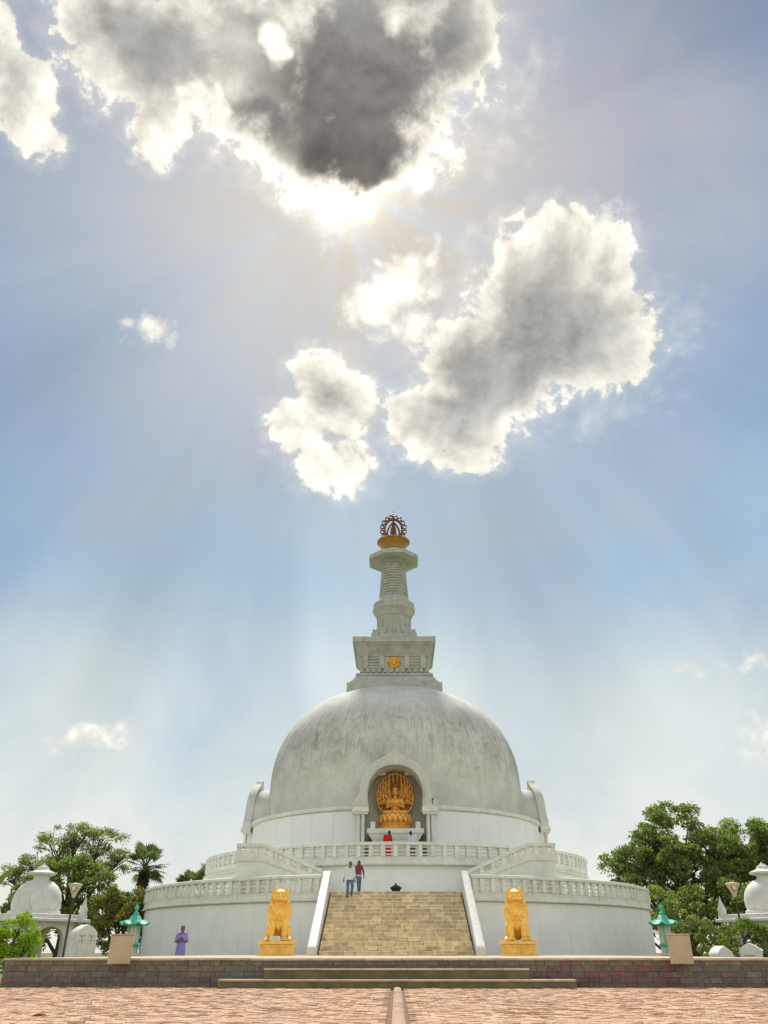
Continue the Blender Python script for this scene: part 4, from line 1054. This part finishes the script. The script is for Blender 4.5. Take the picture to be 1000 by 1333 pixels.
for x, s, lab in ((-6.33, 1, 'tan box fixed to the wall front below the left lantern'), (6.46, -1, 'tan box fixed to the wall front below the right lantern')):
    t = tag(empty('light_box', (x, 20.22, .50), R(16*s)), lab, 'box', 'tan boxes on the wall')
    MB().bbox(-.25, .25, -.10, .10, 0, .57, .012).build('housing', 'tan', t, smooth=0)
    MB().bbox(-.27, .27, -.12, .12, .57, .592, .006).build('cap', 'coping', t, smooth=0)
# dry leaf on the plaza
lf = MB(); vs = [(-.09,0,.0),(-.04,-.035,.02),(.03,-.04,.03),(.09,0,.015),(.03,.04,.04),(-.04,.035,.03),(0,0,.0)]
lf.add(vs, [(0,1,6),(1,2,6),(2,3,6),(3,4,6),(4,5,6),(5,0,6)]); o = tag(lf.build('fallen_leaf', 'dryleaf'), 'dry brown leaf lying on the brick plaza at bottom left', 'leaf'); o.location = (-4.22, 10.75, .065)
mo = o.modifiers.new('t', 'SOLIDIFY'); mo.thickness = .004

# ================================================================== vegetation
def leaves(clumps, n, size, aspect=.5, droop=.3, shell=(.55, 1.08), seed=1):
    """leaf-shaped faces over the clumps; returns verts, faces"""
    g_ = np.random.default_rng(seed)
    C = np.array([c[:3] for c in clumps]); Rr = np.array([c[3] for c in clumps]); w = Rr**2; w = w/w.sum()
    k = g_.choice(len(C), n, p=w); d = g_.normal(size=(n,3)); d /= np.linalg.norm(d, axis=1)[:,None]
    d[:,2] = np.where((d[:,2] < 0) & (g_.random(n) < .55), -d[:,2], d[:,2])
    r = Rr[k]*g_.uniform(shell[0], shell[1], n)*g_.uniform(.85, 1.12, n)
    c = C[k] + d*r[:,None]*np.array([1,1,.8])
    ax = d*.6 + g_.normal(size=(n,3))*.7; ax[:,2] -= droop; ax /= np.linalg.norm(ax, axis=1)[:,None]
    sd = np.cross(ax, g_.normal(size=(n,3))); sd /= np.linalg.norm(sd, axis=1)[:,None]
    nm = np.cross(ax, sd); L = size*g_.uniform(.6, 1.3, n)
    h = (ax*L[:,None])/2; s_ = sd*(L*aspect/2)[:,None]; b_ = nm*(L*.08)[:,None]
    V = np.stack([c-h, c+s_+b_, c+h, c-s_+b_], 1).reshape(-1,3)
    F = np.arange(n*4).reshape(-1,4)
    return V, F
def leaf_obj(name, V, F, mat, parent):
    me = bpy.data.meshes.new(name); me.vertices.add(len(V)); me.vertices.foreach_set('co', V.astype(np.float32).ravel())
    me.loops.add(F.size); me.loops.foreach_set('vertex_index', F.astype(np.int32).ravel())
    me.polygons.add(len(F)); me.polygons.foreach_set('loop_start', np.arange(0, F.size, 4, dtype=np.int32)); me.update(calc_edges=True)
    me.polygons.foreach_set('use_smooth', [False]*len(F))
    return link(name, me, mat, parent)
def tree(name, label, base, lobes, nclump, csize, nleaf, lsize, mat, trunk_r, group, seed, fork=.45, cat='tree', aspect=.5, shell=(.55,1.08), bare=0, vis=1.0):
    g_ = np.random.default_rng(seed); rnd = random.Random(seed)
    t = tag(empty(name, base), label, cat, group)
    clumps = []; tot = sum(l[3]*l[4] for l in lobes)
    for (lx, ly, lz, rx, rz_) in lobes:
        for i in range(max(2, int(nclump*rx*rz_/tot))):
            d = g_.normal(size=3); d /= np.linalg.norm(d); rr = g_.uniform(.45, 1.0)**.6
            if d[2] < -.3 and rnd.random() < .5: d[2] *= -1
            clumps.append((lx + d[0]*rx*rr, ly + d[1]*rx*rr, lz + d[2]*rz_*rr, csize*g_.uniform(.6, 1.3)))
    V, F = leaves(clumps, nleaf, lsize, aspect, seed=seed+5, shell=shell)
    leaf_obj('crown', V, F, mat, t)
    tr = MB(); lo = min(c[2] for c in clumps); fz = max(.3, lo*fork + .2)
    cx = sum(l[0] for l in lobes)/len(lobes)*.3; cy = 0
    tr.tube([(0,0,-.1), (.02*fz+cx*.2,.0,fz*.35), (cx*.5,cy,fz*.7), (cx,cy,fz)], [trunk_r*1.35, trunk_r, trunk_r*.9, trunk_r*.8], 10)
    for l in lobes:
        e = Vector(l[:3]); s0 = Vector((cx, cy, fz*.92)); mid = s0.lerp(e, .5) + Vector((rnd.uniform(-.3,.3), rnd.uniform(-.3,.3), -.25*l[4]))
        tr.tube([s0, mid, e], [trunk_r*.6, trunk_r*.42, trunk_r*.22], 7)
        near_c = [c for c in clumps if (Vector(c[:3])-e).length < 1.2*max(l[3], l[4])]
        for c in rnd.sample(near_c, min(len(near_c), 16 + bare)):
            p = Vector(c[:3]); m2 = e.lerp(p, .5) + Vector((rnd.uniform(-.2,.2), rnd.uniform(-.2,.2), rnd.uniform(-.1,.25)))*l[3]*.25
            tr.tube([mid.lerp(e, rnd.uniform(.3, 1)), m2, p], [trunk_r*.2, trunk_r*.12, trunk_r*.05], 5)
    tr.build('trunk', 'bark', t)
    return t
def at(x, y, Y): return ((x-516)/(867.5 + (y-666.5)*.4975)*Y, .72 + (497.5 - (y-666.5)*.8675)/(867.5 + (y-666.5)*.4975)*Y)
# broad light tree behind the left kiosk
tree('rain_tree', 'spreading feathery tree with open crown above the left kiosk', (-28, 74, 0),
     [(-2.2,0,8.6,2.4,1.4),(1.4,.5,9.2,2.4,1.3),(-.3,-1,10.0,2.0,.8),(-4.6,1,7.4,1.9,1.0),(3.7,0,7.8,1.5,1.1),(-.5,1.5,7.2,3.0,1.0),(-6.6,1,6.4,1.6,.8)], 130, .58, 12500, .20, 'leaf_mid', .24, 'trees left of the stupa', 3, .55, bare=10, shell=(.3,1.1))
tree('mango_tree', 'bushy tree with russet young leaves behind the left memorial stone', (-17.8, 57, 0),
     [(0,0,3.4,1.7,1.6),(-1.5,.3,2.8,1.3,1.5),(1.3,0,2.9,1.0,1.4),(-.3,-.5,1.7,1.8,1.2)], 70, .55, 12000, .26, 'leaf_red', .2, 'trees left of the stupa', 5, .3, aspect=.35)
tree('broadleaf_tree', 'dark leafy tree low behind the left lamp post', (-25.5, 66, 0),
     [(0,0,5.2,2.4,2.2),(2.0,0,4.4,1.8,2.0),(-2.2,0,3.8,2.0,2.0),(.5,0,2.2,2.6,1.6)], 70, .7, 13000, .28, 'leaf_dark', .25, 'trees left of the stupa', 8, .3)
tree('broadleaf_tree', 'yellowish green tree behind the left kiosk dome', (-33.5, 62, 0),
     [(0,0,3.6,2.2,2.2),(2.2,0,3.0,1.6,1.8),(-2,0,3.4,2,2)], 50, .7, 9000, .28, 'leaf_bright', .22, 'trees left of the stupa', 9, .3)
tree('broadleaf_tree', 'large dense green tree right of the stupa with rounded crown', (27.0, 80, 0),
     [(0,0,10.2,3.6,2.9),(-3.2,0,8.6,2.6,2.0),(3.0,-1,8.8,3.0,2.3),(-.5,-2,6.8,3.6,2.2),(-5.6,.5,7.6,2.0,1.4),(4.6,-1,6.0,2.8,2.0),(-2.6,0,5.0,2.4,1.6),(-4.6,-1,6.3,2.3,1.5),(1.8,-2.5,4.6,3.0,2.0),(-1.6,-2.5,8.6,2.6,1.8)], 215, .85, 40000, .30, 'leaf_dark', .5, 'trees right of the stupa', 12, .35)
tree('broadleaf_tree', 'second large green tree whose crown joins the big one', (34.2, 82, 0),
     [(0,0,9.8,2.8,2.2),(2.4,0,8.2,2.6,2.2),(-2.0,-1,7.2,2.6,2.2),(.5,0,5.0,3.0,2.0)], 100, .85, 19000, .30, 'leaf_dark', .42, 'trees right of the stupa', 14, .35)
tree('broadleaf_tree', 'paler tall tree at the right edge rising above the kiosk', (35.6, 74, 0),
     [(0,0,10.4,1.7,1.7),(1.4,0,8.8,2.2,2.0),(.2,0,7.0,1.8,1.6)], 50, .7, 9000, .26, 'leaf_bright', .3, 'trees right of the stupa', 15, .4)
tree('broadleaf_tree', 'low dark tree between the right lantern and lamp post', (21.3, 72, 0),
     [(0,0,3.6,2.6,2.2),(3.4,0,3.2,2.6,2.2),(-1.4,0,2.4,1.4,1.6),(7.0,0,3.4,2.8,2.4),(10.5,0,3.6,3.0,2.6)], 90, .8, 13000, .28, 'leaf_dark', .25, 'trees right of the stupa', 17, .2)
tree('bush', 'bright lime green bush at the left end of the platform wall', (-10.45, 24, 0),
     [(0,0,1.20,.50,.50),(-.28,0,.8,.45,.5),(.30,.1,.75,.42,.5),(0,-.1,.4,.6,.4)], 60, .17, 5200, .105, 'leaf_bright', .05, 'garden bushes', 21, .3, 'bush', aspect=.4)
tree('shrub', 'loose green shrub before the right kiosk', (13.2, 34, 0),
     [(-.9,0,1.1,.7,.6),(.2,0,1.25,.8,.65),(1.3,0,1.0,.7,.7),(-.2,-.2,.6,1.2,.5),(1.9,.2,.7,.5,.6)], 70, .22, 6500, .14, 'leaf_shrub', .06, 'garden bushes', 23, .3, 'bush', aspect=.4)
tree('shrub', 'darker shrub under the big tree left of right lamp post', (16.0, 48, 0),
     [(0,0,1.9,.9,.8),(.7,0,1.4,.9,.9),(-.7,0,1.2,.8,.9)], 40, .3, 4500, .17, 'leaf_mid', .07, 'garden bushes', 25, .3, 'bush', aspect=.4)
# fan palms
def palm(x, y, h, r, nf, label, seed):
    rnd = random.Random(seed); t = tag(empty('fan_palm', (x, y, 0)), label, 'palm tree', 'fan palms')
    MB().tube([(0,0,-.1),(.05,0,h*.3),(.0,.05,h*.7),(0,0,h)], [.24,.2,.19,.22], 10).build('trunk', 'bark', t)
    for i in range(nf):
        a = rnd.uniform(0, 2*math.pi); e = R(rnd.uniform(-38, 82)); d = Vector((math.cos(a)*math.cos(e), math.sin(a)*math.cos(e), math.sin(e)))
        fr = MB(); L = r*rnd.uniform(.55, .75); c = Vector((0,0,h)) + d*L
        fr.tube([(0,0,h), Vector((0,0,h)) + d*L*.5 + Vector((0,0,.05)), c], [.04,.03,.02], 5)
        s = d.cross(Vector((0,0,1))); s = s.normalized() if s.length > .05 else Vector((1,0,0)); up = s.cross(d)
        nb = 17; rr = r*rnd.uniform(.42, .55)
        for k in range(nb):
            b_ = R(-125 + 250*k/(nb-1)); q = d*math.cos(b_) + s*math.sin(b_)
            tip = c + q*rr*(1-.15*abs(math.sin(b_))) - Vector((0,0,.12*rr)); m = c + q*rr*.55 + up*.05*rr; w_ = (d*-math.sin(b_) + s*math.cos(b_))*rr*.075
            o_ = len(fr.v); fr.v += [tuple(c), tuple(m+w_), tuple(tip), tuple(m-w_)]; fr.f.append((o_, o_+1, o_+2, o_+3))
        fr.build('frond', 'leaf_palm', t, smooth=0, fix=False)
    sk = [(0,0,h-.6-.35*i,.42-.02*i) for i in range(5)]
    V, F = leaves(sk, 1400, .55, .22, 1.6, (.4,1.1), seed); leaf_obj('dead_frond_skirt', V, F, 'leaf_dry', t)
palm(-20.9, 70, 6.9, 1.9, 30, 'fan palm with dead frond skirt standing left of the lower drum', 31)
palm(-20.6, 86, 5.9, 2.2, 34, 'fan palm top peeping over the left end of the balustrade', 33)
palm(-18.9, 88, 6.9, 2.3, 34, 'fan palm top peeping beside the raised left landing', 35)
# broad-leaved plant at the left edge
bt = tag(empty('banana_plant', (-13.75, 28.5, 0)), 'broad-leaved plant with one tall leaf at the left edge', 'plant')
MB().tube([(0,0,-.05),(.02,0,1.2),(.05,0,2.2)], [.12,.1,.06], 8).build('stem', 'leaf_bright', bt)
for i, (a, e, L) in enumerate(((-5, 66, 1.9), (150, 55, 1.7), (215, 40, 1.5), (100, 48, 1.4))):
    d = Vector((math.cos(R(a))*math.cos(R(e)), math.sin(R(a))*math.cos(R(e)), math.sin(R(e)))); s = d.cross(Vector((0,0,1))).normalized(); up = s.cross(d)
    lf = MB(); n = 9; vs = []
    for k in range(n):
        f = k/(n-1); c = Vector((.05,0,2.1)) + d*L*f - Vector((0,0,.35*L*f*f)); w_ = .22*math.sin(math.pi*min(1, f*.9+.08))**.7 + .005
        vs += [tuple(c - s*w_ + up*.05), tuple(c), tuple(c + s*w_ + up*.05)]
    lf.add(vs, [q for k in range(n-1) for q in ((k*3, k*3+1, k*3+4, k*3+3), (k*3+1, k*3+2, k*3+5, k*3+4))]); lf.build('leaf', 'leaf_palm', bt)
